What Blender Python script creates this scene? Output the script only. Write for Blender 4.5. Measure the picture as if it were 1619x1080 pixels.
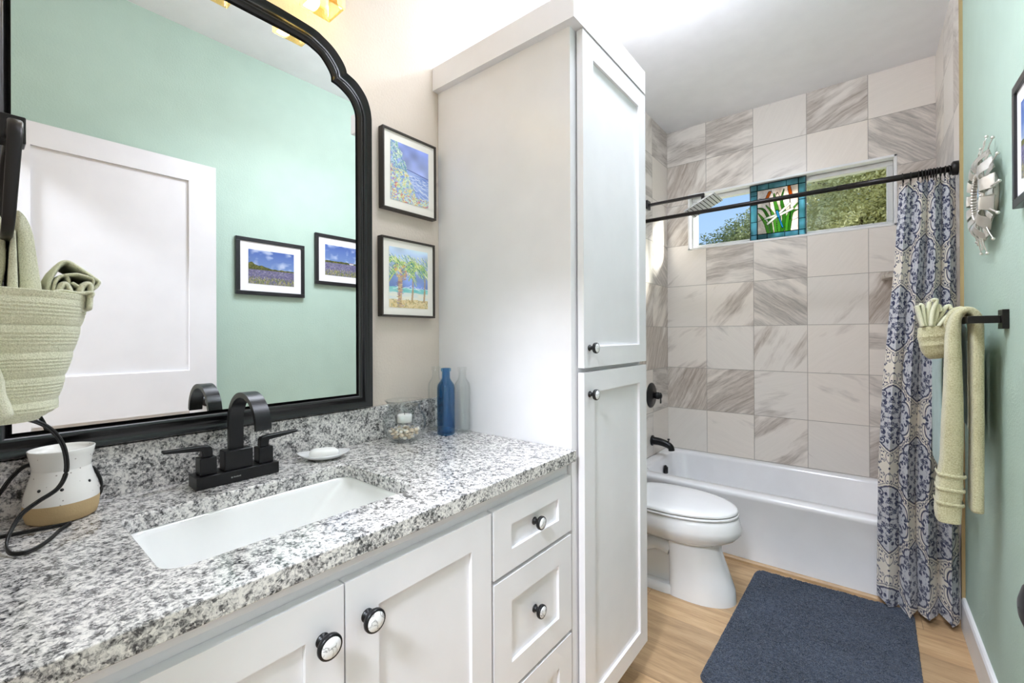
import bpy, math, random
import numpy as np
from mathutils import Matrix, Vector
R = math.radians
for o in list(bpy.data.objects): bpy.data.objects.remove(o)
SC = bpy.context.scene
COL = SC.collection
H = 1.225                      # eye height of the camera above the floor

# ------------------------------------------------------------------ camera
cd = bpy.data.cameras.new('camera'); cam = bpy.data.objects.new('camera', cd); COL.objects.link(cam)
cd.sensor_fit = 'HORIZONTAL'; cd.sensor_width = 36.0; cd.lens = 691.9 * 36 / 1619
cd.shift_y = (530.64 - 540) / 1619
cd.clip_start = 0.02; cd.clip_end = 200
_y, _r, _t = R(38.807), R(-0.245), R(0.0517)
rt = Vector((math.cos(_y), math.sin(_y), 0)); fw0 = Vector((-math.sin(_y), math.cos(_y), 0)); up0 = Vector((0, 0, 1))
fw = fw0 * math.cos(_t) + up0 * math.sin(_t); up = -fw0 * math.sin(_t) + up0 * math.cos(_t)
r2 = rt * math.cos(_r) + up * math.sin(_r); u2 = -rt * math.sin(_r) + up * math.cos(_r)
cam.matrix_world = Matrix(((r2.x, u2.x, -fw.x, 0), (r2.y, u2.y, -fw.y, 0), (r2.z, u2.z, -fw.z, H), (0, 0, 0, 1)))
SC.camera = cam

# ------------------------------------------------------------------ world, sun, exposure
SC.view_settings.view_transform = 'Standard'; SC.view_settings.look = 'None'
SC.view_settings.exposure = 0.50; SC.view_settings.gamma = 1.0; SC.view_settings.use_curve_mapping = False
W = bpy.data.worlds.new('sky'); SC.world = W; W.use_nodes = True
wn = W.node_tree; wn.nodes.clear()
wo = wn.nodes.new('ShaderNodeOutputWorld'); wb = wn.nodes.new('ShaderNodeBackground')
wt = wn.nodes.new('ShaderNodeTexCoord'); ws = wn.nodes.new('ShaderNodeSeparateXYZ'); wr = wn.nodes.new('ShaderNodeValToRGB')
wn.links.new(wt.outputs['Generated'], ws.inputs[0]); wn.links.new(ws.outputs['Z'], wr.inputs[0])
e = wr.color_ramp.elements
e[0].position = 0.0; e[0].color = (0.80, 0.88, 0.98, 1)
e[1].position = 0.55; e[1].color = (0.20, 0.42, 0.86, 1)
m_ = wr.color_ramp.elements.new(0.12); m_.color = (0.50, 0.70, 1.0, 1)
wn.links.new(wr.outputs[0], wb.inputs[0]); wb.inputs[1].default_value = .82
wn.links.new(wb.outputs[0], wo.inputs[0])
sd = bpy.data.lights.new('sun', 'SUN'); sun = bpy.data.objects.new('sun', sd); COL.objects.link(sun)
sd.energy = 17.0; sd.angle = R(14); sd.color = (1.0, 0.97, 0.92)
sun.rotation_euler = Vector((-0.52, -0.28, -0.21)).to_track_quat('-Z', 'Y').to_euler()
sun.location = (4, 7, 6)

def area(name, loc, size, power, color=(1, 1, 1), shape='DISK', rot=(0, 0, 0), spread=180, sy=None):
    d = bpy.data.lights.new(name, 'AREA'); o = bpy.data.objects.new(name, d); COL.objects.link(o)
    d.shape = shape; d.size = size; d.energy = power; d.color = color; d.spread = R(spread)
    if sy: d.size_y = sy
    o.location = loc; o.rotation_euler = rot
    return o

# ------------------------------------------------------------------ materials
def lin(c):
    return tuple(((v / 255) / 12.92 if v / 255 <= .04045 else ((v / 255 + .055) / 1.055) ** 2.4) for v in c)
def mat(name):
    m = bpy.data.materials.new(name); m.use_nodes = True
    nt = m.node_tree; b = nt.nodes['Principled BSDF']
    return m, nt, b
def N(nt, t, **k):
    n = nt.nodes.new('ShaderNode' + t)
    for a, v in k.items(): setattr(n, a, v)
    return n
def math_(nt, op, a, b=None, c=None):
    n = N(nt, 'Math', operation=op)
    for i, v in enumerate((a, b, c)):
        if v is None: continue
        if isinstance(v, (int, float)): n.inputs[i].default_value = v
        else: nt.links.new(v, n.inputs[i])
    return n.outputs[0]
def ramp(nt, fac, stops, interp='LINEAR'):
    r = N(nt, 'ValToRGB'); cr = r.color_ramp; cr.interpolation = interp
    while len(cr.elements) > 1: cr.elements.remove(cr.elements[-1])
    cr.elements[0].position = stops[0][0]; cr.elements[0].color = (*stops[0][1], 1)
    for p, c in stops[1:]:
        el = cr.elements.new(p); el.color = (*c, 1)
    nt.links.new(fac, r.inputs[0]); return r.outputs[0]
def noise(nt, vec, scale, detail=3, rough=.5, dist=0.0):
    n = N(nt, 'TexNoise'); n.inputs['Scale'].default_value = scale; n.inputs['Detail'].default_value = detail
    n.inputs['Roughness'].default_value = rough; n.inputs['Distortion'].default_value = dist
    if vec is not None: nt.links.new(vec, n.inputs['Vector'])
    return n
def bump(nt, b, h, dist, strength=1.0):
    n = N(nt, 'Bump'); n.inputs['Distance'].default_value = dist; n.inputs['Strength'].default_value = strength
    nt.links.new(h, n.inputs['Height']); nt.links.new(n.outputs[0], b.inputs['Normal'])
def mix(nt, f, a, b, mode='MIX'):
    n = N(nt, 'Mix', data_type='RGBA', blend_type=mode)
    for s, v in ((n.inputs[0], f), (n.inputs[6], a), (n.inputs[7], b)):
        if isinstance(v, (int, float)): s.default_value = v
        elif isinstance(v, tuple): s.default_value = (*v, 1)
        else: nt.links.new(v, s)
    return n.outputs[2]

def plain(name, c, rough=.5, spec=.5, metal=0, coat=0, bump_s=None, bump_d=0, var=0.0, sheen=0):
    m, nt, b = mat(name)
    tc = N(nt, 'TexCoord').outputs['Object']
    col = lin(c)
    n = noise(nt, tc, 9, 3)
    v = max(var, .02)
    nt.links.new(ramp(nt, n.outputs[0], [(.3, tuple(x * (1 - v) for x in col)), (.7, tuple(min(1, x * (1 + v)) for x in col))]), b.inputs['Base Color'])
    b.inputs['Roughness'].default_value = rough; b.inputs['Metallic'].default_value = metal
    b.inputs['Specular IOR Level'].default_value = spec
    if coat: b.inputs['Coat Weight'].default_value = coat; b.inputs['Coat Roughness'].default_value = .05
    if sheen: b.inputs['Sheen Weight'].default_value = sheen
    if bump_s:
        n2 = noise(nt, tc, bump_s, 3, .6); bump(nt, b, n2.outputs[0], bump_d)
    return m
M = {}
M['cab'] = plain('cabinet_white_paint', (238, 236, 238), .32, .5)
M['door'] = plain('door_white_paint', (226, 224, 226), .4, .4)
M['trimwhite'] = plain('trim_white_paint', (232, 232, 232), .35)
M['ceil'] = plain('ceiling_white_paint', (243, 243, 245), .9, .1, bump_s=180, bump_d=.0006)
M['beige'] = plain('beige_wall_paint', (214, 202, 188), .75, .3, bump_s=130, bump_d=.0014)
M['green'] = plain('mint_green_wall_paint', (180, 202, 188), .6, .35, bump_s=120, bump_d=.0012)
M['black'] = plain('matte_black_metal', (24, 24, 26), .34, .5, .35)
M['bronze'] = plain('dark_bronze_metal', (34, 31, 30), .35, .5, .5)
M['framebk'] = plain('satin_black_frame', (14, 14, 15), .26, .5)
M['pframe'] = plain('thin_dark_brown_frame', (48, 42, 36), .4)
M['frame3'] = plain('black_wood_frame', (26, 26, 30), .3, .5)
M['mat_board'] = plain('mat_board', (238, 234, 224), .8, .2)
M['mat_white'] = plain('white_mat_board', (240, 238, 240), .8, .2)
M['porc'] = plain('white_porcelain', (232, 232, 232), .08, .6, coat=.5)
M['acryl'] = plain('tub_enamel', (240, 240, 242), .14, .5, coat=.3)
M['plastic'] = plain('seat_plastic', (230, 230, 230), .18, .5)
M['soap'] = plain('white_soap', (250, 250, 246), .45, .4)
M['wax'] = plain('white_candle_wax', (250, 248, 244), .5)
M['rubber'] = plain('black_cord_rubber', (20, 20, 20), .4)
M['dark'] = plain('dark_gap', (40, 40, 40), .8)
M['vinyl'] = plain('window_vinyl', (205, 205, 203), .4)
M['oaktrim'] = plain('brass_coloured_edge_trim', (196, 172, 128), .35, .5, .5)
M['silver'] = plain('polished_silver_metal', (222, 218, 210), .3, .5, .75, var=.12)
M['chrome'] = plain('satin_nickel_spray_face', (190, 192, 194), .3, .5, .6)
M['terra'] = plain('unglazed_tan_clay', (196, 170, 128), .8, .2, bump_s=300, bump_d=.0004, var=.08)
M['lead'] = plain('dark_lead_came', (38, 46, 44), .45, .4, .3)
M['logo'] = plain('printed_pale_mark', (150, 150, 150), .4)

def towel_mat(name, c, c2, sc_=620):
    m, nt, b = mat(name); tc = N(nt, 'TexCoord').outputs['Object']
    n = noise(nt, tc, sc_, 3, .7); n2 = noise(nt, tc, 14, 3)
    f = math_(nt, 'ADD', math_(nt, 'MULTIPLY', n.outputs[0], .75), math_(nt, 'MULTIPLY', n2.outputs[0], .25))
    nt.links.new(ramp(nt, f, [(.36, lin(c2)), (.58, lin(c))]), b.inputs['Base Color'])
    b.inputs['Roughness'].default_value = 1; b.inputs['Specular IOR Level'].default_value = .1
    b.inputs['Sheen Weight'].default_value = .35
    bump(nt, b, n.outputs[0], .0022, .9); return m
M['towel'] = towel_mat('pale_sage_terry', (246, 246, 218), (208, 209, 174))
M['towel2'] = towel_mat('sage_green_terry', (212, 208, 172), (172, 166, 128), 270)
M['bath'] = towel_mat('pale_aqua_terry', (176, 200, 196), (136, 166, 160))

def granite():
    m, nt, b = mat('speckled_granite'); tc = N(nt, 'TexCoord').outputs['Object']
    n1 = noise(nt, tc, 150, 5, .68, .8).outputs[0]; n2 = noise(nt, tc, 55, 3, .6).outputs[0]; n3 = noise(nt, tc, 250, 3, .6, .5).outputs[0]; n4 = noise(nt, tc, 12, 2).outputs[0]
    v = N(nt, 'TexVoronoi'); v.inputs['Scale'].default_value = 230; nt.links.new(tc, v.inputs['Vector']); g = N(nt, 'SeparateColor'); nt.links.new(v.outputs['Color'], g.inputs[0])
    a = math_(nt, 'ADD', math_(nt, 'MULTIPLY', n1, .50), math_(nt, 'ADD', math_(nt, 'MULTIPLY', n2, .30), math_(nt, 'ADD', math_(nt, 'MULTIPLY', g.outputs[0], .10), math_(nt, 'MULTIPLY', n4, .10))))
    c1 = ramp(nt, a, [(.38, lin((60, 60, 62))), (.425, lin((104, 103, 103))), (.465, lin((156, 154, 152))), (.51, lin((206, 203, 200))), (.57, lin((238, 235, 230)))])
    sp = ramp(nt, math_(nt, 'ADD', math_(nt, 'MULTIPLY', n3, .7), math_(nt, 'MULTIPLY', n2, .3)), [(.36, (.14,) * 3), (.40, (.45,) * 3), (.44, (1,) * 3)])
    nt.links.new(mix(nt, 1.0, c1, sp, 'MULTIPLY'), b.inputs['Base Color']); b.inputs['Roughness'].default_value = .13
    b.inputs['Coat Weight'].default_value = .2; b.inputs['Coat Roughness'].default_value = .08
    return m
M['granite'] = granite()

def tile(name, axis, a0, b0, s=.3064, seed=0.0):
    """large square marble-look tiles; axis 0: runs along X, 1: runs along Y"""
    m, nt, b = mat(name); tc = N(nt, 'TexCoord').outputs['Object']
    sp = N(nt, 'SeparateXYZ'); nt.links.new(tc, sp.inputs[0])
    A = math_(nt, 'DIVIDE', math_(nt, 'SUBTRACT', sp.outputs[axis], a0), s)
    B = math_(nt, 'DIVIDE', math_(nt, 'SUBTRACT', sp.outputs[2], b0), s)
    ia, ib = math_(nt, 'FLOOR', A), math_(nt, 'FLOOR', B); fa, fb = math_(nt, 'FRACT', A), math_(nt, 'FRACT', B)
    cid = N(nt, 'CombineXYZ'); nt.links.new(ia, cid.inputs[0]); nt.links.new(ib, cid.inputs[1]); cid.inputs[2].default_value = seed
    wn_ = N(nt, 'TexWhiteNoise', noise_dimensions='3D'); nt.links.new(cid.outputs[0], wn_.inputs['Vector'])
    rnd = wn_.outputs['Value']; rc = N(nt, 'SeparateColor'); nt.links.new(wn_.outputs['Color'], rc.inputs[0])
    ang = math_(nt, 'ADD', math_(nt, 'MULTIPLY', math_(nt, 'SUBTRACT', rnd, .60), 1.9), 0.0)
    p = N(nt, 'CombineXYZ'); nt.links.new(math_(nt, 'SUBTRACT', fa, .5), p.inputs[0]); nt.links.new(math_(nt, 'SUBTRACT', fb, .5), p.inputs[1])
    rot = N(nt, 'VectorRotate', rotation_type='Z_AXIS'); nt.links.new(p.outputs[0], rot.inputs['Vector']); nt.links.new(ang, rot.inputs['Angle'])
    off = N(nt, 'VectorMath', operation='MULTIPLY_ADD'); nt.links.new(wn_.outputs['Color'], off.inputs[0]); off.inputs[1].default_value = (17, 23, 31); nt.links.new(rot.outputs[0], off.inputs[2])
    warp = noise(nt, off.outputs[0], 1.6, 3); wa = N(nt, 'VectorMath', operation='MULTIPLY_ADD')
    nt.links.new(warp.outputs['Color'], wa.inputs[0]); wa.inputs[1].default_value = (.10, .13, 0); nt.links.new(off.outputs[0], wa.inputs[2])
    def st(sx, sy):
        mp = N(nt, 'VectorMath', operation='MULTIPLY'); nt.links.new(wa.outputs[0], mp.inputs[0]); mp.inputs[1].default_value = (sx, sy, 1); return mp.outputs[0]
    n1 = noise(nt, st(.5, 2.0), 1.5, 4, .55).outputs[0]
    n2 = noise(nt, st(.8, 14), 1.5, 5, .7).outputs[0]
    n3 = noise(nt, st(4, 22), 1.4, 3, .7).outputs[0]
    # broad bands and thin streaks inside them
    f = math_(nt, 'ADD', n1, math_(nt, 'MULTIPLY', math_(nt, 'SUBTRACT', rc.outputs[1], .60), .40))
    band = ramp(nt, f, [(.46, (0,) * 3), (.61, (1,) * 3)])
    g = N(nt, 'RGBToBW'); nt.links.new(band, g.inputs[0])
    k = math_(nt, 'ADD', math_(nt, 'MULTIPLY', n2, .75), math_(nt, 'MULTIPLY', n3, .25))
    st_ = ramp(nt, k, [(.38, (1,) * 3), (.62, (0,) * 3)]); g2 = N(nt, 'RGBToBW'); nt.links.new(st_, g2.inputs[0])
    vein = math_(nt, 'ADD', math_(nt, 'MULTIPLY', g.outputs[0], math_(nt, 'ADD', .34, math_(nt, 'MULTIPLY', g2.outputs[0], .52))), math_(nt, 'MULTIPLY', g2.outputs[0], .07))
    light = mix(nt, rc.outputs[2], lin((238, 229, 219)), lin((232, 226, 219)))
    dk = mix(nt, rc.outputs[0], lin((160, 144, 130)), lin((158, 152, 147)))
    c = mix(nt, math_(nt, 'MINIMUM', vein, 1.0), light, dk)
    gw = .005
    ea = math_(nt, 'MINIMUM', fa, math_(nt, 'SUBTRACT', 1, fa)); eb = math_(nt, 'MINIMUM', fb, math_(nt, 'SUBTRACT', 1, fb))
    gm = math_(nt, 'LESS_THAN', math_(nt, 'MINIMUM', ea, eb), gw)
    c = mix(nt, gm, c, lin((165, 158, 150)))
    nt.links.new(c, b.inputs['Base Color'])
    b.inputs['Roughness'].default_value = .28
    bump(nt, b, math_(nt, 'SUBTRACT', 1, gm), .001)
    return m
M['tile_back'] = tile('marble_look_tile_back', 0, -.8958 - 3 * .3064, 1.225 + .0631 - 5 * .3064, seed=3.7)
M['tile_left'] = tile('marble_look_tile_left', 1, 3.384 - 10 * .3064, 1.225 + .0631 - 5 * .3064, seed=11.3)
M['tile_right'] = tile('marble_look_tile_right', 1, 3.384 - 10 * .3064, 1.225 + .0631 - 5 * .3064, seed=21.9)

def wood():
    m, nt, b = mat('oak_plank_floor'); tc = N(nt, 'TexCoord').outputs['Object']
    sp = N(nt, 'SeparateXYZ'); nt.links.new(tc, sp.inputs[0])
    B = math_(nt, 'DIVIDE', math_(nt, 'ADD', sp.outputs[1], 3.03), .19); ib, fb = math_(nt, 'FLOOR', B), math_(nt, 'FRACT', B)
    wn_ = N(nt, 'TexWhiteNoise', noise_dimensions='1D'); nt.links.new(ib, wn_.inputs['W'])
    A = math_(nt, 'DIVIDE', math_(nt, 'ADD', sp.outputs[0], math_(nt, 'ADD', 9, math_(nt, 'MULTIPLY', wn_.outputs[0], 1.2))), 1.22)
    ia, fa = math_(nt, 'FLOOR', A), math_(nt, 'FRACT', A)
    cb = N(nt, 'CombineXYZ'); nt.links.new(ia, cb.inputs[0]); nt.links.new(ib, cb.inputs[1])
    w2 = N(nt, 'TexWhiteNoise', noise_dimensions='3D'); nt.links.new(cb.outputs[0], w2.inputs['Vector'])
    v = N(nt, 'VectorMath', operation='MULTIPLY_ADD'); nt.links.new(tc, v.inputs[0]); v.inputs[1].default_value = (1.3, 12, 1)
    nt.links.new(w2.outputs['Color'], v.inputs[2])
    v2 = N(nt, 'VectorMath', operation='MULTIPLY_ADD'); nt.links.new(w2.outputs['Color'], v2.inputs[0]); v2.inputs[1].default_value = (9, 9, 9); nt.links.new(v.outputs[0], v2.inputs[2])
    n1 = noise(nt, v2.outputs[0], 2.2, 5, .6, .6).outputs[0]; n2 = noise(nt, v2.outputs[0], 11, 3, .6).outputs[0]
    f = math_(nt, 'ADD', math_(nt, 'MULTIPLY', n1, .7), math_(nt, 'MULTIPLY', n2, .3))
    c = ramp(nt, f, [(.30, lin((146, 117, 86))), (.5, lin((182, 151, 114))), (.70, lin((202, 173, 136)))])
    tint = ramp(nt, w2.outputs['Value'], [(0, (.86, .86, .86)), (1, (1.06, 1.04, 1.0))])
    c = mix(nt, 1.0, c, tint, 'MULTIPLY')
    gm = math_(nt, 'MAXIMUM', math_(nt, 'LESS_THAN', fb, .010), math_(nt, 'LESS_THAN', fa, .0018))
    c = mix(nt, math_(nt, 'MULTIPLY', gm, .6), c, lin((92, 70, 50)))
    nt.links.new(c, b.inputs['Base Color']); b.inputs['Roughness'].default_value = .42
    bump(nt, b, math_(nt, 'ADD', n2, math_(nt, 'MULTIPLY', gm, -2)), .0006); return m
M['wood'] = wood()

def rugmat():
    m, nt, b = mat('slate_blue_shag'); tc = N(nt, 'TexCoord').outputs['Object']
    n = noise(nt, tc, 170, 4, .7); n2 = noise(nt, tc, 5, 3)
    n3 = noise(nt, tc, 60, 2, .6)
    f = math_(nt, 'ADD', math_(nt, 'MULTIPLY', n.outputs[0], .45), math_(nt, 'ADD', math_(nt, 'MULTIPLY', n3.outputs[0], .35), math_(nt, 'MULTIPLY', n2.outputs[0], .2)))
    nt.links.new(ramp(nt, f, [(.36, lin((32, 39, 50))), (.60, lin((76, 86, 102)))]), b.inputs['Base Color'])
    b.inputs['Roughness'].default_value = 1; b.inputs['Specular IOR Level'].default_value = .05; b.inputs['Sheen Weight'].default_value = .25
    bump(nt, b, n.outputs[0], .006); return m
M['rug'] = rugmat()

def knobface():
    m, nt, b = mat('white_marble_knob_face'); tc = N(nt, 'TexCoord').outputs['Object']
    n = noise(nt, tc, 38, 4, .6, 1.5)
    nt.links.new(ramp(nt, n.outputs[0], [(.40, lin((246, 246, 246))), (.49, lin((238, 238, 238))), (.52, lin((150, 150, 150))), (.56, lin((236, 236, 236)))]), b.inputs['Base Color'])
    b.inputs['Roughness'].default_value = .15; return m
M['knobface'] = knobface()

def glaze():
    m, nt, b = mat('speckled_cream_glaze'); tc = N(nt, 'TexCoord').outputs['Object']
    v = N(nt, 'TexVoronoi'); v.inputs['Scale'].default_value = 190; nt.links.new(tc, v.inputs['Vector'])
    g = N(nt, 'SeparateColor'); nt.links.new(v.outputs['Color'], g.inputs[0])
    d = math_(nt, 'MULTIPLY', math_(nt, 'LESS_THAN', v.outputs['Distance'], .22), math_(nt, 'LESS_THAN', g.outputs[0], .10))
    nt.links.new(mix(nt, math_(nt, 'MULTIPLY', d, .7), lin((240, 238, 232)), lin((130, 120, 110))), b.inputs['Base Color'])
    b.inputs['Roughness'].default_value = .25; return m
M['glaze'] = glaze()

def glass(name, c=(1, 1, 1), rough=0.0, ior=1.45):
    m, nt, b = mat(name)
    b.inputs['Base Color'].default_value = (*c, 1); b.inputs['Roughness'].default_value = rough
    b.inputs['Transmission Weight'].default_value = 1; b.inputs['IOR'].default_value = ior; return m
M['glass'] = glass('clear_glass', (.96, .98, .97), ior=1.3)
M['blueglass'] = glass('cobalt_blue_glass', lin((50, 128, 200)), ior=1.25)
def thin_glass(name, tint=(1, 1, 1), refl=.06):
    m = bpy.data.materials.new(name); m.use_nodes = True; nt = m.node_tree; nt.nodes.clear()
    o = N(nt, 'OutputMaterial'); t = N(nt, 'BsdfTransparent'); g = N(nt, 'BsdfGlossy'); x = N(nt, 'MixShader')
    t.inputs[0].default_value = (*tint, 1); g.inputs['Roughness'].default_value = .02; x.inputs[0].default_value = refl
    nt.links.new(t.outputs[0], x.inputs[1]); nt.links.new(g.outputs[0], x.inputs[2]); nt.links.new(x.outputs[0], o.inputs[0]); return m
M['pane'] = thin_glass('window_pane_glass', (.95, .97, .96), .003)
M['thing_glass'] = thin_glass('thin_clear_glass', (.93, .95, .94), .10)
M['amber'] = thin_glass('honey_amber_glass', (1.0, .86, .50), .12)
def clear_glass(name, tint, base=.03, edge=.75):
    m = bpy.data.materials.new(name); m.use_nodes = True; nt = m.node_tree; nt.nodes.clear()
    o = N(nt, 'OutputMaterial'); t = N(nt, 'BsdfTransparent'); g = N(nt, 'BsdfGlossy'); x = N(nt, 'MixShader'); lw = N(nt, 'LayerWeight'); lw.inputs[0].default_value = .35
    g.inputs['Roughness'].default_value = .03; g.inputs[0].default_value = (.9, .93, .93, 1)
    nt.links.new(mix(nt, math_(nt, 'POWER', lw.outputs['Facing'], 3.5), tuple(tint), tuple(v * v * .72 for v in tint)), t.inputs[0])
    nt.links.new(math_(nt, 'ADD', base, math_(nt, 'MULTIPLY', math_(nt, 'POWER', lw.outputs['Facing'], 3.0), edge)), x.inputs[0])
    nt.links.new(t.outputs[0], x.inputs[1]); nt.links.new(g.outputs[0], x.inputs[2]); nt.links.new(x.outputs[0], o.inputs[0]); return m
M['thing_glass'] = clear_glass('thin_clear_glass', (.985, .99, .988))
M['glass'] = clear_glass('bowl_clear_glass', (.985, .99, .988))
M['blueglass'] = clear_glass('cobalt_blue_glass', (.44, .68, .86), .05)
def mirrormat():
    m, nt, b = mat('mirror_silver'); b.inputs['Base Color'].default_value = (.93, .95, .94, 1); b.inputs['Metallic'].default_value = 1; b.inputs['Roughness'].default_value = 0.0; return m
M['mirror'] = mirrormat()
def emit(name, c, s):
    m = bpy.data.materials.new(name); m.use_nodes = True; nt = m.node_tree; nt.nodes.clear()
    o = N(nt, 'OutputMaterial'); e_ = N(nt, 'Emission'); e_.inputs[0].default_value = (*c, 1); e_.inputs[1].default_value = s
    nt.links.new(e_.outputs[0], o.inputs[0]); return m
M['bulb'] = emit('lit_bulb', (1, .97, .92), 18)
M['fill_face'] = emit('fill_light_glow', (1, .97, .92), 3)  # glow for the faces of the added panel and hall fill lights
def vcol(name, rough=.7, spec=.2, sheen=0, bumps=None, transl=0):
    m, nt, b = mat(name); a = N(nt, 'Attribute'); a.attribute_name = 'Col'
    nt.links.new(a.outputs['Color'], b.inputs['Base Color']); b.inputs['Roughness'].default_value = rough; b.inputs['Specular IOR Level'].default_value = spec
    if sheen: b.inputs['Sheen Weight'].default_value = sheen
    if bumps:
        n = noise(nt, N(nt, 'TexCoord').outputs['Object'], bumps, 3); bump(nt, b, n.outputs[0], .0006)
    if transl:
        t = N(nt, 'BsdfTranslucent'); nt.links.new(a.outputs['Color'], t.inputs[0]); x = N(nt, 'MixShader'); x.inputs[0].default_value = transl
        o = nt.nodes['Material Output']; nt.links.new(b.outputs[0], x.inputs[1]); nt.links.new(t.outputs[0], x.inputs[2]); nt.links.new(x.outputs[0], o.inputs[0])
    return m
M['print'] = vcol('printed_picture', .6)
M['fabric'] = vcol('printed_curtain_cloth', .85, .1, .2, 700, .12)
def stainmat():
    m = bpy.data.materials.new('stained_glass'); m.use_nodes = True; nt = m.node_tree; nt.nodes.clear()
    o = N(nt, 'OutputMaterial'); a = N(nt, 'Attribute'); a.attribute_name = 'Col'
    t = N(nt, 'BsdfTranslucent'); d = N(nt, 'BsdfDiffuse'); x = N(nt, 'MixShader'); x.inputs[0].default_value = .45
    tr = N(nt, 'BsdfTransparent'); x2 = N(nt, 'MixShader'); x2.inputs[0].default_value = .5
    for s in (t, d, tr): nt.links.new(a.outputs['Color'], s.inputs[0])
    nt.links.new(t.outputs[0], x.inputs[1]); nt.links.new(d.outputs[0], x.inputs[2])
    nt.links.new(x.outputs[0], x2.inputs[1]); nt.links.new(tr.outputs[0], x2.inputs[2]); nt.links.new(x2.outputs[0], o.inputs[0]); return m
M['stain'] = stainmat()
def leafmat(name, c1, c2):
    m, nt, b = mat(name); oi = N(nt, 'TexCoord').outputs['Object']; n = noise(nt, oi, 6, 4, .7)
    nt.links.new(ramp(nt, n.outputs[0], [(.35, lin(c1)), (.65, lin(c2))]), b.inputs['Base Color']); b.inputs['Roughness'].default_value = .6
    t = N(nt, 'BsdfTranslucent'); t.inputs[0].default_value = (*lin(c2), 1); x = N(nt, 'MixShader'); x.inputs[0].default_value = .5
    o = nt.nodes['Material Output']; nt.links.new(b.outputs[0], x.inputs[1]); nt.links.new(t.outputs[0], x.inputs[2]); nt.links.new(x.outputs[0], o.inputs[0]); return m
M['leaf'] = leafmat('olive_leaves', (150, 156, 108), (226, 224, 184))
M['bark'] = plain('grey_bark', (110, 100, 88), .9)
M['grass'] = plain('dry_grass_ground', (150, 150, 110), .9)
M['shell'] = plain('cream_seashell', (226, 208, 182), .45, .4, var=.2)
M['shell2'] = plain('white_seashell', (244, 238, 228), .4, .4, var=.06)

# ------------------------------------------------------------------ mesh helpers
class MB:
    def __init__(s): s.v = []; s.f = []; s.m = []; s.s = []
    def add(s, vs, fs, mi=0, sm=False):
        o = len(s.v); s.v += [tuple(p) for p in vs]
        for f in fs: s.f.append(tuple(i + o for i in f)); s.m.append(mi); s.s.append(sm)
        return s
    def box(s, x0, x1, y0, y1, z0, z1, mi=0):
        v = [(x0, y0, z0), (x1, y0, z0), (x1, y1, z0), (x0, y1, z0), (x0, y0, z1), (x1, y0, z1), (x1, y1, z1), (x0, y1, z1)]
        return s.add(v, [(0, 3, 2, 1), (4, 5, 6, 7), (0, 1, 5, 4), (1, 2, 6, 5), (2, 3, 7, 6), (3, 0, 4, 7)], mi)
    def loft(s, rings, cap0=True, cap1=True, mi=0, sm=True, close=False):
        n = len(rings[0]); vs = [p for r in rings for p in r]; fs = []
        for k in range(len(rings) - (0 if close else 1)):
            a = k * n; b = ((k + 1) % len(rings)) * n
            for i in range(n): fs.append((a + i, a + (i + 1) % n, b + (i + 1) % n, b + i))
        if cap0 and not close: fs.append(tuple(range(n))[::-1])
        if cap1 and not close: fs.append(tuple((len(rings) - 1) * n + i for i in range(n)))
        return s.add(vs, fs, mi, sm)
    def lathe(s, prof, c=(0, 0, 0), axis='Z', n=32, mi=0, sm=True, cap0=False, cap1=False):
        rings = []
        for r, h in prof:
            ring = []
            for i in range(n):
                a = 2 * math.pi * i / n; p = r * math.cos(a); q = r * math.sin(a)
                ring.append({'Z': (c[0] + p, c[1] + q, c[2] + h), 'X': (c[0] + h, c[1] + p, c[2] + q), 'Y': (c[0] + q, c[1] + h, c[2] + p)}[axis])
            rings.append(ring)
        return s.loft(rings, cap0, cap1, mi, sm)
    def tube(s, pts, r, n=10, mi=0, sm=True, flat=1.0, cap=True):
        pts = [Vector(p) for p in pts]; rings = []; T = [(pts[min(i + 1, len(pts) - 1)] - pts[max(i - 1, 0)]).normalized() for i in range(len(pts))]
        nrm = T[0].orthogonal().normalized()
        for i, p in enumerate(pts):
            nrm = (nrm - T[i] * nrm.dot(T[i])).normalized(); bn = T[i].cross(nrm)
            rr = r[i] if isinstance(r, (list, tuple)) else r
            rings.append([p + nrm * math.cos(2 * math.pi * k / n) * rr + bn * math.sin(2 * math.pi * k / n) * rr * flat for k in range(n)])
        return s.loft(rings, cap, cap, mi, sm)
    def prism(s, poly, axis, a, b, mi=0, sm=False):
        def P(p, h): return {'X': (h, p[0], p[1]), 'Y': (p[0], h, p[1]), 'Z': (p[0], p[1], h)}[axis]
        return s.loft([[P(p, a) for p in poly], [P(p, b) for p in poly]], True, True, mi, sm)
    def sphere(s, c, r, n=16, m=10, mi=0, sc=(1, 1, 1)):
        rings = [[(c[0] + sc[0] * r * math.sin(t) * math.cos(2 * math.pi * i / n), c[1] + sc[1] * r * math.sin(t) * math.sin(2 * math.pi * i / n), c[2] + sc[2] * r * math.cos(t)) for i in range(n)] for t in [math.pi * (k + .02) / (m + .04) for k in range(m + 1)]]
        return s.loft(rings, True, True, mi, True)
def spline(pts, n=8, closed=False):
    P = [Vector(p) for p in pts]; out = []; L = len(P)
    rng = range(L) if closed else range(L - 1)
    for i in rng:
        if closed: p0, p1, p2, p3 = P[i - 1], P[i], P[(i + 1) % L], P[(i + 2) % L]
        else: p0, p1, p2, p3 = P[max(i - 1, 0)], P[i], P[i + 1], P[min(i + 2, L - 1)]
        for k in range(n):
            t = k / n
            out.append(.5 * ((2 * p1) + (-p0 + p2) * t + (2 * p0 - 5 * p1 + 4 * p2 - p3) * t * t + (-p0 + 3 * p1 - 3 * p2 + p3) * t ** 3))
    if not closed: out.append(P[-1])
    return out
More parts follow.
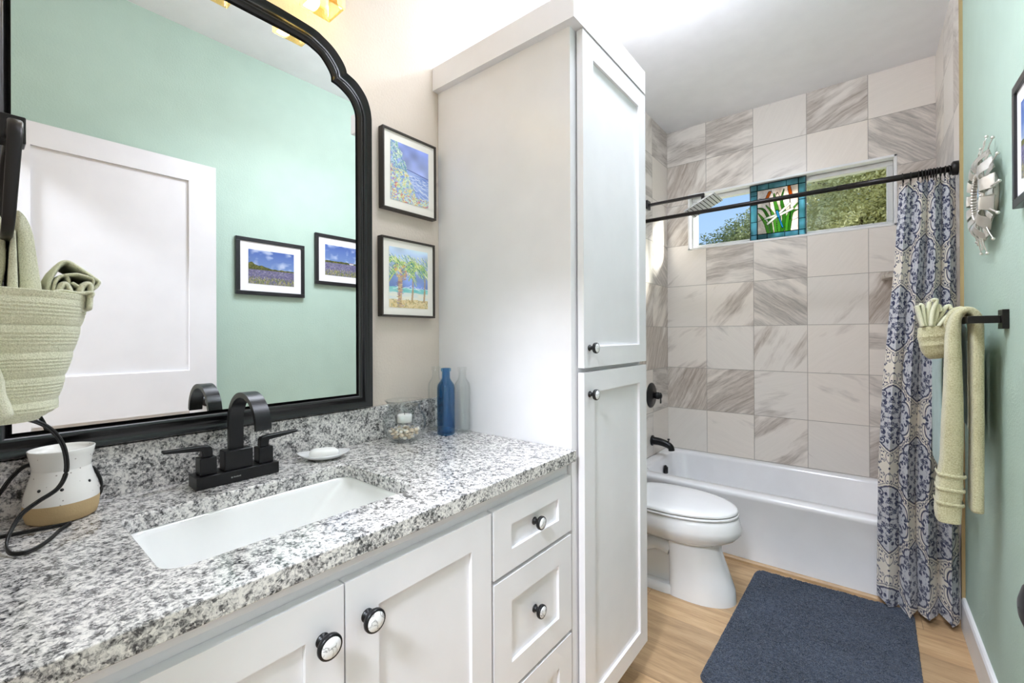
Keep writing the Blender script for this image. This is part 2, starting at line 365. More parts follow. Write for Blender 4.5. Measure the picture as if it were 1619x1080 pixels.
def tag(o, label=None, cat=None, group=None, kind=None):
    if label: o['label'] = label
    if cat: o['category'] = cat
    if group: o['group'] = group
    if kind: o['kind'] = kind
    return o
def thing(name, loc, label=None, cat=None, group=None, kind=None):
    o = bpy.data.objects.new(name, None); o.empty_display_size = .05; o.location = loc; COL.objects.link(o)
    return tag(o, label, cat, group, kind)
def wloc(o):
    v = Vector((0, 0, 0))
    while o: v += o.location; o = o.parent
    return v
def build(mb, name, mats, parent=None, bev=0, seg=2, split=None, label=None, org=None, solid=0, sub=0):
    """link the collected shape (given in world coordinates) as one mesh object"""
    me = bpy.data.meshes.new(name)
    if not isinstance(mats, (list, tuple)): mats = [mats]
    po = wloc(parent) if parent else Vector((0, 0, 0))
    V = np.array([tuple(p) for p in mb.v], float)
    if org == 'base': c = Vector(((V[:, 0].min() + V[:, 0].max()) / 2, (V[:, 1].min() + V[:, 1].max()) / 2, V[:, 2].min()))
    elif org is not None: c = Vector(org)
    else: c = po
    V = V - np.array(c)
    me.from_pydata([tuple(p) for p in V], [], mb.f)
    for m in mats: me.materials.append(M[m] if isinstance(m, str) else m)
    me.polygons.foreach_set('material_index', mb.m); me.polygons.foreach_set('use_smooth', mb.s)
    me.update(); me.validate()
    o = bpy.data.objects.new(name, me); COL.objects.link(o); o.location = c - po
    if parent: o.parent = parent
    if solid:
        sm = o.modifiers.new('solid', 'SOLIDIFY'); sm.thickness = solid; sm.offset = 0
    if bev:
        b = o.modifiers.new('bevel', 'BEVEL'); b.width = bev; b.segments = seg; b.limit_method = 'ANGLE'; b.angle_limit = R(35)
    if sub:
        u = o.modifiers.new('sub', 'SUBSURF'); u.levels = sub; u.render_levels = sub
    if split:
        e_ = o.modifiers.new('split', 'EDGE_SPLIT'); e_.split_angle = R(split)
    if label: o['label'] = label
    return o
def struct(mb, name, mats, parent=None, **k):
    o = build(mb, name, mats, parent, **k)
    if not parent: o['kind'] = 'structure'
    return o
def rrect(x0, x1, y0, y1, r, n=6):
    out = []
    for cx, cy, a0 in ((x1 - r, y1 - r, 0), (x0 + r, y1 - r, 90), (x0 + r, y0 + r, 180), (x1 - r, y0 + r, 270)):
        for k in range(n + 1):
            a = R(a0 + 90 * k / n); out.append((cx + r * math.cos(a), cy + r * math.sin(a)))
    return out
def grid_faces(nu, nv):
    i = np.arange(nu - 1)[:, None] * nv + np.arange(nv - 1)[None, :]
    return np.stack([i, i + nv, i + nv + 1, i + 1], -1).reshape(-1, 4)
def grid_obj(name, P, mat_, parent=None, col=None, smooth=True, org=None, solid=0, flip=False):
    nu, nv = P.shape[:2]; V = P.reshape(-1, 3); F = grid_faces(nu, nv)
    if flip: F = F[:, ::-1]
    po = wloc(parent) if parent else Vector((0, 0, 0)); c = Vector(org) if org is not None else po
    V = V - np.array(c)
    me = bpy.data.meshes.new(name); me.vertices.add(len(V)); me.vertices.foreach_set('co', V.ravel())
    me.loops.add(F.size); me.loops.foreach_set('vertex_index', F.ravel().astype(np.int32))
    me.polygons.add(len(F)); me.polygons.foreach_set('loop_start', np.arange(0, F.size, 4, dtype=np.int32))
    me.polygons.foreach_set('loop_total', np.full(len(F), 4, np.int32))
    me.update(); me.polygons.foreach_set('use_smooth', [smooth] * len(F)); me.materials.append(M[mat_])
    if col is not None:
        a = me.color_attributes.new('Col', 'FLOAT_COLOR', 'POINT'); c4 = np.ones((len(V), 4)); c4[:, :3] = col.reshape(-1, 3)
        a.data.foreach_set('color', c4.ravel().astype(np.float32))
    me.update(); me.validate()
    o = bpy.data.objects.new(name, me); COL.objects.link(o); o.location = c - po
    if parent: o.parent = parent
    if solid: sm = o.modifiers.new('solid', 'SOLIDIFY'); sm.thickness = solid; sm.offset = -1
    return o
rs = np.random.RandomState(7)
def nz(h, w, gy, gx, seed=None):
    """smooth value noise image"""
    r = np.random.RandomState(seed) if seed is not None else rs
    g = r.rand(gy + 2, gx + 2); y = np.linspace(0, gy, h); x = np.linspace(0, gx, w)
    yi, xi = y.astype(int), x.astype(int); fy, fx = (y - yi)[:, None], (x - xi)[None, :]
    fy = fy * fy * (3 - 2 * fy); fx = fx * fx * (3 - 2 * fx)
    a = g[yi][:, xi]; b = g[yi][:, xi + 1]; c = g[yi + 1][:, xi]; d = g[yi + 1][:, xi + 1]
    return a * (1 - fy) * (1 - fx) + b * (1 - fy) * fx + c * fy * (1 - fx) + d * fy * fx
def slin(img): 
    img = np.clip(img, 0, 1); return np.where(img <= .04045, img / 12.92, ((img + .055) / 1.055) ** 2.4)

# ================================================================== THE SETTING
XL, XR, YB, ZC = -1.185, .325, 3.384, 2.78
Y0 = -.06                                                        # near wall, inner face
struct(MB().box(-3.2, 2.4, -2.4, 3.6, -.06, 0), 'floor', 'wood')
struct(MB().box(-3.2, 2.4, -2.4, 3.6, ZC, ZC + .08), 'ceiling', 'ceil')
wl = struct(MB().box(XL - .12, XL, Y0 - .12, 2.60, 0, ZC), 'wall_left', 'beige')
struct(MB().box(XL - .12, XL + .006, 2.60, YB + .12, 0, ZC), 'wall_left', 'tile_left')
struct(MB().box(XR, XR + .12, -2.3, 2.597, 0, ZC), 'wall_right', 'green')
struct(MB().box(XR - .008, XR + .12, 2.605, YB + .12, 0, ZC), 'wall_right', 'tile_right')
WX0, WX1, WZ0, WZ1 = -1.012, .142, 1.872, 2.262
b = MB(); b.box(XL - .12, WX0, YB, YB + .12, 0, ZC); b.box(WX1, XR + .12, YB, YB + .12, 0, ZC)
b.box(WX0, WX1, YB, YB + .12, 0, WZ0); b.box(WX0, WX1, YB, YB + .12, WZ1, ZC)
struct(b, 'wall_back', 'tile_back')
# near wall with the doorway the camera stands in; hall behind it
b = MB(); b.box(XL, -.50, Y0 - .12, Y0, 0, ZC); b.box(-.50, XR, Y0 - .12, Y0, 2.10, ZC); b.box(.285, XR, Y0 - .12, Y0, 0, 2.10)
struct(b, 'wall_front', 'beige')
struct(MB().box(-2.6, -2.5, -2.3, -.18, 0, ZC), 'wall_hall_left', 'beige')
struct(MB().box(-2.5, XR + .12, -2.4, -2.3, 0, ZC), 'wall_hall_back', 'beige')
struct(MB().box(-2.5, XL - .12, -.18, -.08, 0, ZC), 'wall_hall_front', 'beige')
# baseboards
def base_prof(b, x, sgn, y0, y1, h=.128):
    poly = [(x, 0), (x - sgn * .014, 0), (x - sgn * .014, h - .012), (x - sgn * .010, h - .003), (x - sgn * .006, h), (x, h)]
    return b.prism([(p[0], p[1]) for p in poly], 'Y', y0, y1)
struct(base_prof(MB(), XR, 1, -.05, 2.595), 'baseboard_right', 'trimwhite')
struct(base_prof(MB(), XL, -1, 1.535, 2.61), 'baseboard_left', 'trimwhite')
# metal edge strip where the right-hand tile ends
struct(MB().box(XR - .011, XR + .002, 2.5965, 2.6055, .0, ZC), 'trim_1', 'oaktrim')
# quarter-round strip at the foot of the tub
struct(MB().prism([(2.624, 0), (2.606, 0), (2.608, .012), (2.615, .018), (2.624, .02)], 'X', XL + .01, XR - .012), 'trim_2', 'wood')

# window in the back wall
w = thing('window_1', ((WX0 + WX1) / 2, YB, WZ0), kind='structure')
b = MB()                                                          # white casing lining the tiled opening
for a in ((WX0 - .012, WX1 + .012, WZ1 - .002, WZ1 + .012), (WX0 - .012, WX1 + .012, WZ0 - .012, WZ0 + .002), (WX0 - .012, WX0 + .002, WZ0 - .012, WZ1 + .012), (WX1 - .002, WX1 + .012, WZ0 - .012, WZ1 + .012)):
    b.box(a[0], a[1], YB - .004, YB + .112, a[2], a[3])
build(b, 'casing', 'trimwhite', w, bev=.002)
b = MB(); t = .03; yy = (YB + .055, YB + .105)
x0, x1, z0, z1 = WX0 + .003, WX1 - .003, WZ0 + .003, WZ1 - .003
b.box(x0, x1, *yy, z1 - t, z1); b.box(x0, x1, *yy, z0, z0 + t * .8); b.box(x0, x0 + t, *yy, z0 + t * .8, z1 - t); b.box(x1 - t, x1, *yy, z0 + t * .8, z1 - t)
b.box(-.47, -.43, YB + .065, YB + .10, z0 + t * .8, z1 - t)
build(b, 'window_frame', 'vinyl', w, bev=.003)
build(MB().box(x0 + t, x1 - t, YB + .078, YB + .081, z0 + t * .8, z1 - t), 'pane', 'pane', w)

# door leaf folded back against the right wall
d = thing('door_1', (.245, .03, .008), kind='structure')
b = MB(); DX0, DX1 = .228, .263; dy0, dy1, dz0, dz1 = .032, .786, .010, 2.078
pan = [(.155, .672, 1.065, 1.985), (.155, .672, .24, .87)]
b.box(DX0, DX1, dy0, .155, dz0, dz1); b.box(DX0, DX1, .672, dy1, dz0, dz1)
b.box(DX0, DX1, .155, .672, 1.985, dz1); b.box(DX0, DX1, .155, .672, .87, 1.065); b.box(DX0, DX1, .155, .672, dz0, .24)
for p in pan: b.box(DX0 + .010, DX1 - .010, p[0] - .001, p[1] + .001, p[2] - .001, p[3] + .001)
build(b, 'door_leaf', 'door', d)
b = MB().lathe([(.032, 0), (.032, -.006), (.012, -.009), (.011, -.048), (.020, -.053), (.028, -.064), (.030, -.077), (.026, -.087), (.012, -.092), (.001, -.093)], (DX0, .745, .915), 'X', 28, cap0=True)
build(b, 'door_knob', 'black', d)
b = MB()
for z in (.25, 1.05, 1.85): b.tube([(DX0 - .003, .026, z), (DX0 - .003, .026, z + .09)], .006, 8)
build(b, 'hinge', 'black', d)

# ================================================================== ADDED FILL LIGHTS, THEN THE VANITY LIGHT
def globe(x, y, label, e_):  # added fill light, hung out of view to brighten the room and ceiling
    zc = 2.615; t_ = thing('added_fill_globe', (x, y, ZC), label, 'added fill light')
    build(MB().lathe([(.001, -.001), (.06, -.001), (.06, -.016), (.012, -.022), (.009, -.03), (.009, -.095), (.03, -.10), (.03, -.115), (.001, -.115)], (x, y, ZC), n=28), 'fill_globe_mount', 'black', t_)
    build(MB().sphere((x, y, zc), .072, 28, 18), 'fill_globe', emit('fill_globe_glow', (.87, .925, 1.06), e_), t_)
globe(-.40, .36, 'added fill light, a glowing globe out of view nearest the doorway', 9)
globe(-.60, 1.68, 'added fill light, a glowing globe out of view above the toilet', 96)
t_ = thing('added_fill_panel', (-.44, 1.20, ZC - .022), 'added flat rectangular fill light, out of view beside the linen cabinet', 'added fill light')  # unseen panel, put in for even fill from above
build(MB().loft([[(p[0], p[1], z) for p in rrect(-.62, -.26, .84, 1.56, .02, 4)] for z in (ZC - .022, ZC - .0005)]), 'fill_panel_frame', 'trimwhite', t_, bev=.002)
build(MB().box(-.60, -.28, .86, 1.54, ZC - .0235, ZC - .0215), 'fill_face', 'fill_face', t_)
area('added_panel_fill', (-.44, 1.20, ZC - .026), .32, 11, (.87, .925, 1.06), 'RECTANGLE', spread=125, sy=.68)
t_ = thing('added_hall_fill_light', (-.10, -1.1, ZC - .05), 'added round fill light, out of view in the hall outside the doorway', 'added fill light')  # invented hall fitting, sends fill light in through the doorway
build(MB().lathe([(.19, .0495), (.19, .02), (.17, .0), (.001, -.012)], (-.10, -1.1, ZC - .05), n=36), 'fill_face', 'fill_face', t_)
area('added_hall_fill', (-.10, -1.1, ZC - .075), .38, 72, (.87, .925, 1.06))

vl = thing('vanity_light', (XL, .38, 2.25), 'black bar light over the mirror with three square amber glass shades', 'wall lamp')
build(MB().box(XL + .001, XL + .022, .28, .48, 2.20, 2.32), 'backplate', 'black', vl, bev=.003)
b = MB().box(XL + .095, XL + .115, .16, .60, 2.235, 2.255).box(XL + .02, XL + .10, .365, .395, 2.238, 2.252)
build(b, 'bar', 'black', vl, bev=.002)
for yc in (.572, .380, .188):
    x0, x1, y0, y1, z0, z1 = -1.12, -1.04, yc - .041, yc + .041, 2.072, 2.175
    q = 0.006; b = MB()
    outer = [rrect(x0, x1, y0, y1, .002, 2)] ; inner = rrect(x0 + q, x1 - q, y0 + q, y1 - q, .002, 2)
    o_ = outer[0]
    rings = [[(p[0], p[1], z1) for p in inner], [(p[0], p[1], z1) for p in o_], [(p[0], p[1], z0) for p in o_], [(p[0], p[1], z0) for p in inner]]
    b.loft(rings, close=True, sm=False)
    sh = build(b, 'glass_shade', 'amber', vl)
    build(MB().box(x0 + .006, x1 - .006, y0 + .006, y1 - .006, z1 - .002, z1 + .012).lathe([(.014, 0), (.014, .05)], (-1.08, yc, z1 + .01), n=16), 'shade_holder', 'black', vl)
    build(MB().sphere((-1.08, yc, 2.125), .026, 20, 12), 'bulb', 'bulb', sh)

# ================================================================== VANITY
VT = .909
vb = thing('vanity_cabinet', (-.9, .5, 0), 'long white shaker vanity cabinet with two doors and a stack of three drawers', 'cabinet')
FX = -.65; DXF = -.63                                             # face frame, door faces
VY0, VY1 = -.055, 1.052
b = MB(); b.box(XL + .002, FX - .02, VY0 + .018, VY1 - .018, .10, .118); b.box(FX - .085, FX - .065, VY0, VY1, 0, .10)
b.box(FX - .02, FX, VY0, VY1, .10, .8775); b.box(XL + .002, FX - .02, VY0, VY0 + .018, .0, .8775); b.box(XL + .002, FX - .02, VY1 - .018, VY1, .0, .8775)
b.box(XL + .002, XL + .012, VY0 + .018, VY1 - .018, .118, .8775)
build(b, 'carcass', 'cab', vb)
build(MB().box(FX, FX + .008, VY0, 1.03, .857, .8765), 'top_rail', 'cab', vb, bev=.001)
def shaker(name, par, xf, y0, y1, z0, z1, st=.06, th=.0195, rec=.008, fx=None):
    b = MB(); xb = xf - th
    if fx is None: fx = st
    b.box(xb, xf, y0, y0 + st, z0, z1); b.box(xb, xf, y1 - st, y1, z0, z1)
    b.box(xb, xf, y0 + st, y1 - st, z1 - fx, z1); b.box(xb, xf, y0 + st, y1 - st, z0, z0 + fx)
    b.box(xb, xf - rec, y0 + st - .0005, y1 - st + .0005, z0 + fx - .0005, z1 - fx + .0005)
    return build(b, name, 'cab', par)
def knob(par, x, y, z, r=.0185):
    b = MB()
    b.lathe([(r * .58, 0), (r * .58, .002), (r * .42, .0035), (r * .36, .010), (r * .5, .014), (r * .92, .0165), (r, .019), (r, .0235), (r * .95, .0255), (r * .82, .026)], (x, y, z), 'X', 28, cap0=True)
    b.lathe([(r * .82, .0255), (r * .78, .0262), (r * .4, .0272), (.0003, .0276)], (x, y, z), 'X', 28, mi=1)
    return build(b, 'knob', ['black', 'knobface'], par, label='round black knob with a white marble face')
dr = shaker('door', vb, DXF, .022, .3645, .13, .841); knob(dr, DXF, .330, .773)
dr = shaker('door', vb, DXF, .3675, .7085, .13, .841); knob(dr, DXF, .405, .773)
for z0, z1, st in ((.690, .841, .047), (.4185, .679, .060), (.13, .407, .060)):
    dr = shaker('drawer', vb, DXF, .7165, 1.0395, z0, z1, .062, fx=st)
    knob(dr, DXF - .008, .878, (z0 + z1) / 2 + .002, .0165)

# countertop with the sink cut-out
ct = thing('granite_countertop', (-.9, .5, VT), 'speckled grey and white granite countertop with a rectangular sink opening', 'countertop')
b = MB(); X0, X1, Y0c, Y1c = XL + .002, -.62, VY0, 1.0535; T = .0305
cx0, cx1, cy0, cy1 = -1.010, -.735, .165, .590
inn = rrect(cx0, cx1, cy0, cy1, .03, 6)
out = []
for p in inn:                                                     # matching points on the outer rectangle
    cx, cy = (cx0 + cx1) / 2, (cy0 + cy1) / 2; dx, dy = p[0] - cx, p[1] - cy
    ks = [abs(((X1 if dx > 0 else X0) - cx) / dx) if abs(dx) > 1e-9 else 9, abs(((Y1c if dy > 0 else Y0c) - cy) / dy) if abs(dy) > 1e-9 else 9]
    k = min(ks); out.append([cx + dx * k, cy + dy * k])
def near(pt):
    j = min(range(len(out)), key=lambda i: (out[i][0] - pt[0]) ** 2 + (out[i][1] - pt[1]) ** 2); out[j] = list(pt)
for pt in ((X0, Y0c), (X1, Y0c), (X1, Y1c), (X0, Y1c)): near(pt)
r_ = .003
rings = [[(p[0], p[1], VT - T) for p in inn], [(p[0], p[1], VT - r_) for p in inn]]
inn2 = rrect(cx0 - r_, cx1 + r_, cy0 - r_, cy1 + r_, .03 + r_, 6)
rings += [[(p[0], p[1], VT) for p in inn2], [(p[0], p[1], VT) for p in out], [(p[0], p[1], VT - T) for p in out]]
b.loft(rings, close=True, sm=False)
build(b, 'counter_slab', 'granite', ct, bev=.0035, seg=3)
build(MB().box(XL + .002, XL + .021, VY0, Y1c, VT, 1.010), 'backsplash', 'granite', ct, bev=.0015)
# sink
sk = thing('undermount_sink', (-.87, .378, VT - .17), 'white rectangular undermount sink set in the granite countertop', 'sink')
b = MB(); zt = VT - T - .0004
def rr(gx, gy, z, r, e=0): return [(p[0], p[1], z) for p in rrect(cx0 + gx, cx1 - gx, cy0 + gy, cy1 - gy - e, r, 6)]
rings = [rr(-.02, -.02, zt, .045), rr(-.001, -.001, zt, .032), rr(.001, .002, zt - .012, .035), rr(.006, .012, zt - .07, .04, .05), rr(.016, .022, zt - .115, .05, .08), rr(.035, .045, zt - .13, .05, .085),
         rr(.10, .14, zt - .138, .03, .06)]
back = [rr(.09, .13, zt - .15, .03, .06), rr(.0, .0, zt - .14, .05, .05), rr(-.014, -.014, zt - .05, .05), rr(-.02, -.02, zt - .012, .05)]
b.loft(rings, False, True); b.loft([back[0]] + back[1:] + [rings[0]], True, False)
build(b, 'basin', plain('sink_porcelain', (252, 252, 250), .1, .5, coat=.4), sk)
build(MB().lathe([(.001, .002), (.018, .002), (.022, .0), (.022, -.004)], (-.872, .36, zt - .1375), n=24), 'drain', 'black', sk)

# faucet
fc = thing('faucet', (-1.085, .373, VT), 'matte black centerset faucet with a flat arched spout and two lever handles', 'faucet')
fx = -1.092
build(MB().box(fx - .027, fx + .027, .293, .455, VT + .0005, VT + .026), 'base_plate', 'black', fc, bev=.0015)
b = MB().box(fx - .017, fx + .017, .347, .403, VT + .0262, VT + .068)
build(b, 'spout_base', 'black', fc, bev=.0015)
path = [(fx - .002, VT + .068), (fx - .002, VT + .128)]
rx_, rz_ = .073, .066; cxs = fx - .002 + rx_; zb_ = VT + .128
for k in range(1, 23): a = R(180 - 178 * k / 22); path.append((cxs + rx_ * math.cos(a), zb_ + rz_ * math.sin(a)))
path.append((cxs + rx_ + .001, zb_ + .0))
b = MB(); rings = []
for i, p in enumerate(path):
    q0, q1 = path[max(i - 1, 0)], path[min(i + 1, len(path) - 1)]; tx, tz = q1[0] - q0[0], q1[1] - q0[1]; L = math.hypot(tx, tz); nx, nz_ = -tz / L * .0055, tx / L * .0055
    rings.append([(p[0] + nx, .3595, p[1] + nz_), (p[0] + nx, .3885, p[1] + nz_), (p[0] - nx, .3885, p[1] - nz_), (p[0] - nx, .3595, p[1] - nz_)])
b.loft(rings, sm=True); build(b, 'spout', 'black', fc, split=40)
for s in (-1, 1):
    yc = .3745 + s * .057
    h_ = build(MB().box(fx - .0155, fx + .0155, yc - .0155, yc + .0155, VT + .0262, VT + .062), 'handle_base', 'black', fc, bev=.0015)
    pl = [(yc - s * .010, VT + .062), (yc + s * .008, VT + .062), (yc + s * .010, VT + .076), (yc + s * .075, VT + .083), (yc + s * .075, VT + .0885), (yc + s * .006, VT + .0865), (yc - s * .006, VT + .084), (yc - s * .010, VT + .078)]
    if s < 0: pl = pl[::-1]
    build(MB().prism(pl, 'X', fx - .0085, fx + .0085), 'lever', 'black', fc, bev=.0015)
b = MB()                                                          # small pale maker's mark on the base plate
b.box(fx + .0268, fx + .0276, .3555, .3585, VT + .0115, VT + .0145)
for k in range(7): b.box(fx + .0268, fx + .0276, .3605 + k * .0021, .3605 + k * .0021 + .0013, VT + .012, VT + (.0142 if k % 3 else .0148))
build(b, 'maker_mark', 'logo', fc, label='tiny pale printed mark')

# ================================================================== MIRROR
mr = thing('wall_mirror', (XL, .38, 1.012), 'large mirror with a notched arched top in a glossy black moulded frame', 'mirror')
hin = [(.706, 1.062), (.706, 1.862), (.702, 1.882), (.689, 1.905), (.672, 1.919), (.650, 1.930), (.632, 1.934), (.6305, 1.950), (.620, 1.968), (.600, 1.989), (.577, 1.999), (.555, 2.004), (.48, 2.0055)]
hout = [(.768, 1.0125), (.768, 1.880), (.764, 1.906), (.754, 1.934), (.738, 1.956), (.716, 1.974), (.687, 1.985), (.682, 1.999), (.668, 2.018), (.646, 2.037), (.618, 2.051), (.585, 2.061), (.50, 2.0655)]
def dens(h):
    o = []
    for i in range(len(h) - 1):
        for k in range(3): o.append((h[i][0] + (h[i + 1][0] - h[i][0]) * k / 3, h[i][1] + (h[i + 1][1] - h[i][1]) * k / 3))
    o.append(h[-1]); return o
def smooth_part(h, idx):                                          # spline only through curved runs
    o = [h[0]]
    segs = [(1, 6), (6, 12)]
    for a, b_ in segs:
        P = spline([(p[0], p[1], 0) for p in h[a:b_ + 1]], 5); o += [(p[0], p[1]) for p in (P if a == 1 else P[1:])]
    return o
ih, oh = smooth_part(hin, 0), smooth_part(hout, 0)
CY = .38
def full(h): return h + [(2 * CY - p[0], p[1]) for p in h[::-1]]
IN, OUT = full(ih), full(oh)
prof = [(0.0, .012), (.0, .020), (.06, .0235), (.12, .022), (.16, .020), (.20, .0235), (.26, .032), (.34, .035), (.42, .033), (.52, .026), (.66, .0225), (.76, .025), (.84, .031), (.92, .033), (.98, .028), (1.0, .020), (1.0, .001)]
b = MB(); rings = []
for k in range(len(IN)):
    pi, po_ = IN[k], OUT[k]; rings.append([(XL + h, pi[0] + (po_[0] - pi[0]) * t, pi[1] + (po_[1] - pi[1]) * t) for t, h in prof])
b.loft(rings, close=True); build(b, 'mirror_frame', 'framebk', mr, split=50)
b = MB(); poly = [(p[0] + (.006 if p[0] > CY else -.006), p[1] + (-.004 if p[1] < 1.2 else .004)) for p in IN]
b.prism(poly, 'X', XL + .012, XL + .0265)
build(b, 'mirror_glass', 'mirror', mr)

# ================================================================== PANTRY
PY = 1.055; PX = -.6366; PF = -.611; PE = 1.532
pc = thing('tall_linen_cabinet', (-.9, 1.29, 0), 'tall white two-door linen cabinet with a flat crown, at the end of the vanity', 'cabinet')
b = MB(); b.box(XL + .001, PX, PY, PE, .10, 2.135); b.box(XL + .001, PX - .06, PY, PE, 0, .10)
build(b, 'carcass', 'cab', pc, bev=.001)
b = MB(); b.box(XL + .001, PX + .028, PY - .025, PY, 2.091, 2.170); b.box(PX, PX + .028, PY, PE - .006, 2.091, 2.170); b.box(XL + .001, PX, PY, PE - .006, 2.135, 2.170)
build(b, 'crown', 'cab', pc)
dr = shaker('door', pc, PF, 1.0815, PE - .002, 1.1335, 2.087, .060); knob(dr, PF, 1.1115, 1.190, .0155)
dr = shaker('door', pc, PF, 1.0815, PE - .002, .127, 1.1205, .060); knob(dr, PF, 1.1115, 1.058, .0155)

# ================================================================== PICTURES
def frame(name, label, x, sgn, y0, y1, z0, z1, fw_, dp, fm, mm, img, mw, group=None, tilt=0):
    """wall picture: frame, mat, printed sheet; sgn +1 faces +X"""
    t_ = thing(name, (x, (y0 + y1) / 2, z0), label, 'picture', group)
    xa, xb = x + sgn * .0006, x + sgn * dp
    b = MB(); X = (min(xa, xb), max(xa, xb))
    b.box(*X, y0, y1, z1 - fw_, z1); b.box(*X, y0, y1, z0, z0 + fw_); b.box(*X, y0, y0 + fw_, z0 + fw_, z1 - fw_); b.box(*X, y1 - fw_, y1, z0 + fw_, z1 - fw_)
    build(b, 'frame', fm, t_, bev=.0012)
    xm = x + sgn * (dp - .006); b = MB().box(min(xm, xm - sgn * .003), max(xm, xm - sgn * .003), y0 + fw_, y1 - fw_, z0 + fw_, z1 - fw_)
    build(b, 'mat_board', mm, t_)
    h, w_ = img.shape[:2]; xs = xm + sgn * .0012
    yy = np.linspace(y0 + mw[0], y1 - mw[0], w_); zz = np.linspace(z1 - mw[1], z0 + mw[1], h)
    if sgn < 0: yy = yy[::-1]                                     # seen from the room, left is the far end
    P = np.zeros((h, w_, 3)); P[..., 0] = xs; P[..., 1] = yy[None]; P[..., 2] = zz[:, None]
    grid_obj('print', P, 'print', t_, slin(np.clip(img, 0, 1) * .82 + .17 if sgn > 0 else np.clip(img, 0, 1) * .9), False, flip=(sgn > 0))
    return t_
def dabs(img, n, region, cols, l=(4, 12), wd=(1, 2), seed=1, ang=None):
    r = np.random.RandomState(seed); h, w_ = img.shape[:2]
    Yg, Xg = np.mgrid[0:h, 0:w_]
    for _ in range(n):
        for _t in range(30):
            x, y = r.rand() * w_, r.rand() * h
            if region(x / w_, y / h): break
        else: continue
        a = r.rand() * math.pi if ang is None else ang + (r.rand() - .5) * .8; L = r.uniform(*l); wd_ = r.uniform(*wd)
        x0, x1, y0, y1 = int(max(0, x - L - 3)), int(min(w_, x + L + 3)), int(max(0, y - L - 3)), int(min(h, y + L + 3))
        if x1 <= x0 or y1 <= y0: continue
        xx, yy = Xg[y0:y1, x0:x1] - x, Yg[y0:y1, x0:x1] - y
        u = xx * math.cos(a) + yy * math.sin(a); v = -xx * math.sin(a) + yy * math.cos(a)
        m = (np.abs(v + .02 * u * u) < wd_) & (np.abs(u) < L)
        c = np.array(cols[r.randint(len(cols))]) / 255.; sub_ = img[y0:y1, x0:x1]; sub_[m] = sub_[m] * .25 + c * .75
def stroke(img, pts, wd, c, al=.9):
    h, w_ = img.shape[:2]; Yg, Xg = np.mgrid[0:h, 0:w_]; pts = [(p[0] * w_, p[1] * h) for p in pts]; c = np.array(c) / 255.
    for i in range(len(pts) - 1):
        (ax, ay), (bx, by) = pts[i], pts[i + 1]; dx, dy = bx - ax, by - ay; L2 = dx * dx + dy * dy + 1e-9
        w0 = wd[i] if isinstance(wd, (list, tuple)) else wd
        x0, x1, y0, y1 = int(max(0, min(ax, bx) - w0 - 1)), int(min(w_, max(ax, bx) + w0 + 2)), int(max(0, min(ay, by) - w0 - 1)), int(min(h, max(ay, by) + w0 + 2))
        if x1 <= x0 or y1 <= y0: continue
        t = np.clip(((Xg[y0:y1, x0:x1] - ax) * dx + (Yg[y0:y1, x0:x1] - ay) * dy) / L2, 0, 1)
        m = np.hypot(Xg[y0:y1, x0:x1] - ax - t * dx, Yg[y0:y1, x0:x1] - ay - t * dy) < w0
        sub_ = img[y0:y1, x0:x1]; sub_[m] = sub_[m] * (1 - al) + c * al
C = lambda *c: np.array(c) / 255.
def grad(h, w_, a, b_, ty=1):
    t = np.linspace(0, 1, h)[:, None, None]; return np.ones((h, w_, 1)) * (C(*a) * (1 - t) + C(*b_) * t)
def pic_ocean():
    h, w_ = 230, 170; im = grad(h, w_, (120, 140, 215), (196, 205, 235)); n = nz(h, w_, 7, 5, 3)
    im = im * (.8 + .4 * n[..., None]); hz = (.40 + .10 * (np.linspace(0, 1, w_) - .4)); yy = np.linspace(0, 1, h)[:, None]
    sea = yy > hz[None]; n2 = nz(h, w_, 36, 7, 4); s = C(92, 120, 200) * (1 - n2[..., None]) + C(168, 190, 236) * n2[..., None]
    im[sea] = s[sea]; line = np.abs(yy - hz[None] - .01) < .008; im[line] = C(76, 84, 160)
    dabs(im, 60, lambda x, y: y > .5 and x > .45, [(240, 245, 250), (210, 225, 245)], (5, 14), (.8, 1.6), 5, .3)
    hill = lambda x, y: y > .0 and (x < .12 + .62 * y * .9 + .05 or y > .86)
    dabs(im, 500, lambda x, y: hill(x, y), [(190, 222, 190), (150, 200, 170), (228, 235, 190), (120, 168, 196), (215, 232, 210)], (3, 9), (1.2, 2.6), 6)
    dabs(im, 240, lambda x, y: hill(x, y) and y > .45, [(240, 214, 110), (246, 190, 90), (232, 232, 150), (180, 200, 110)], (2, 7), (1, 2.2), 8)
    dabs(im, 90, lambda x, y: hill(x, y) and (x < .14 and y > .4 or y > .84), [(214, 92, 70), (196, 70, 110), (150, 80, 130)], (2, 6), (1, 1.8), 9)
    dabs(im, 110, lambda x, y: hill(x, y) and y < .55, [(70, 130, 160), (60, 110, 120), (92, 150, 120), (96, 120, 190)], (3, 10), (.7, 1.3), 10, 1.1)
    return im
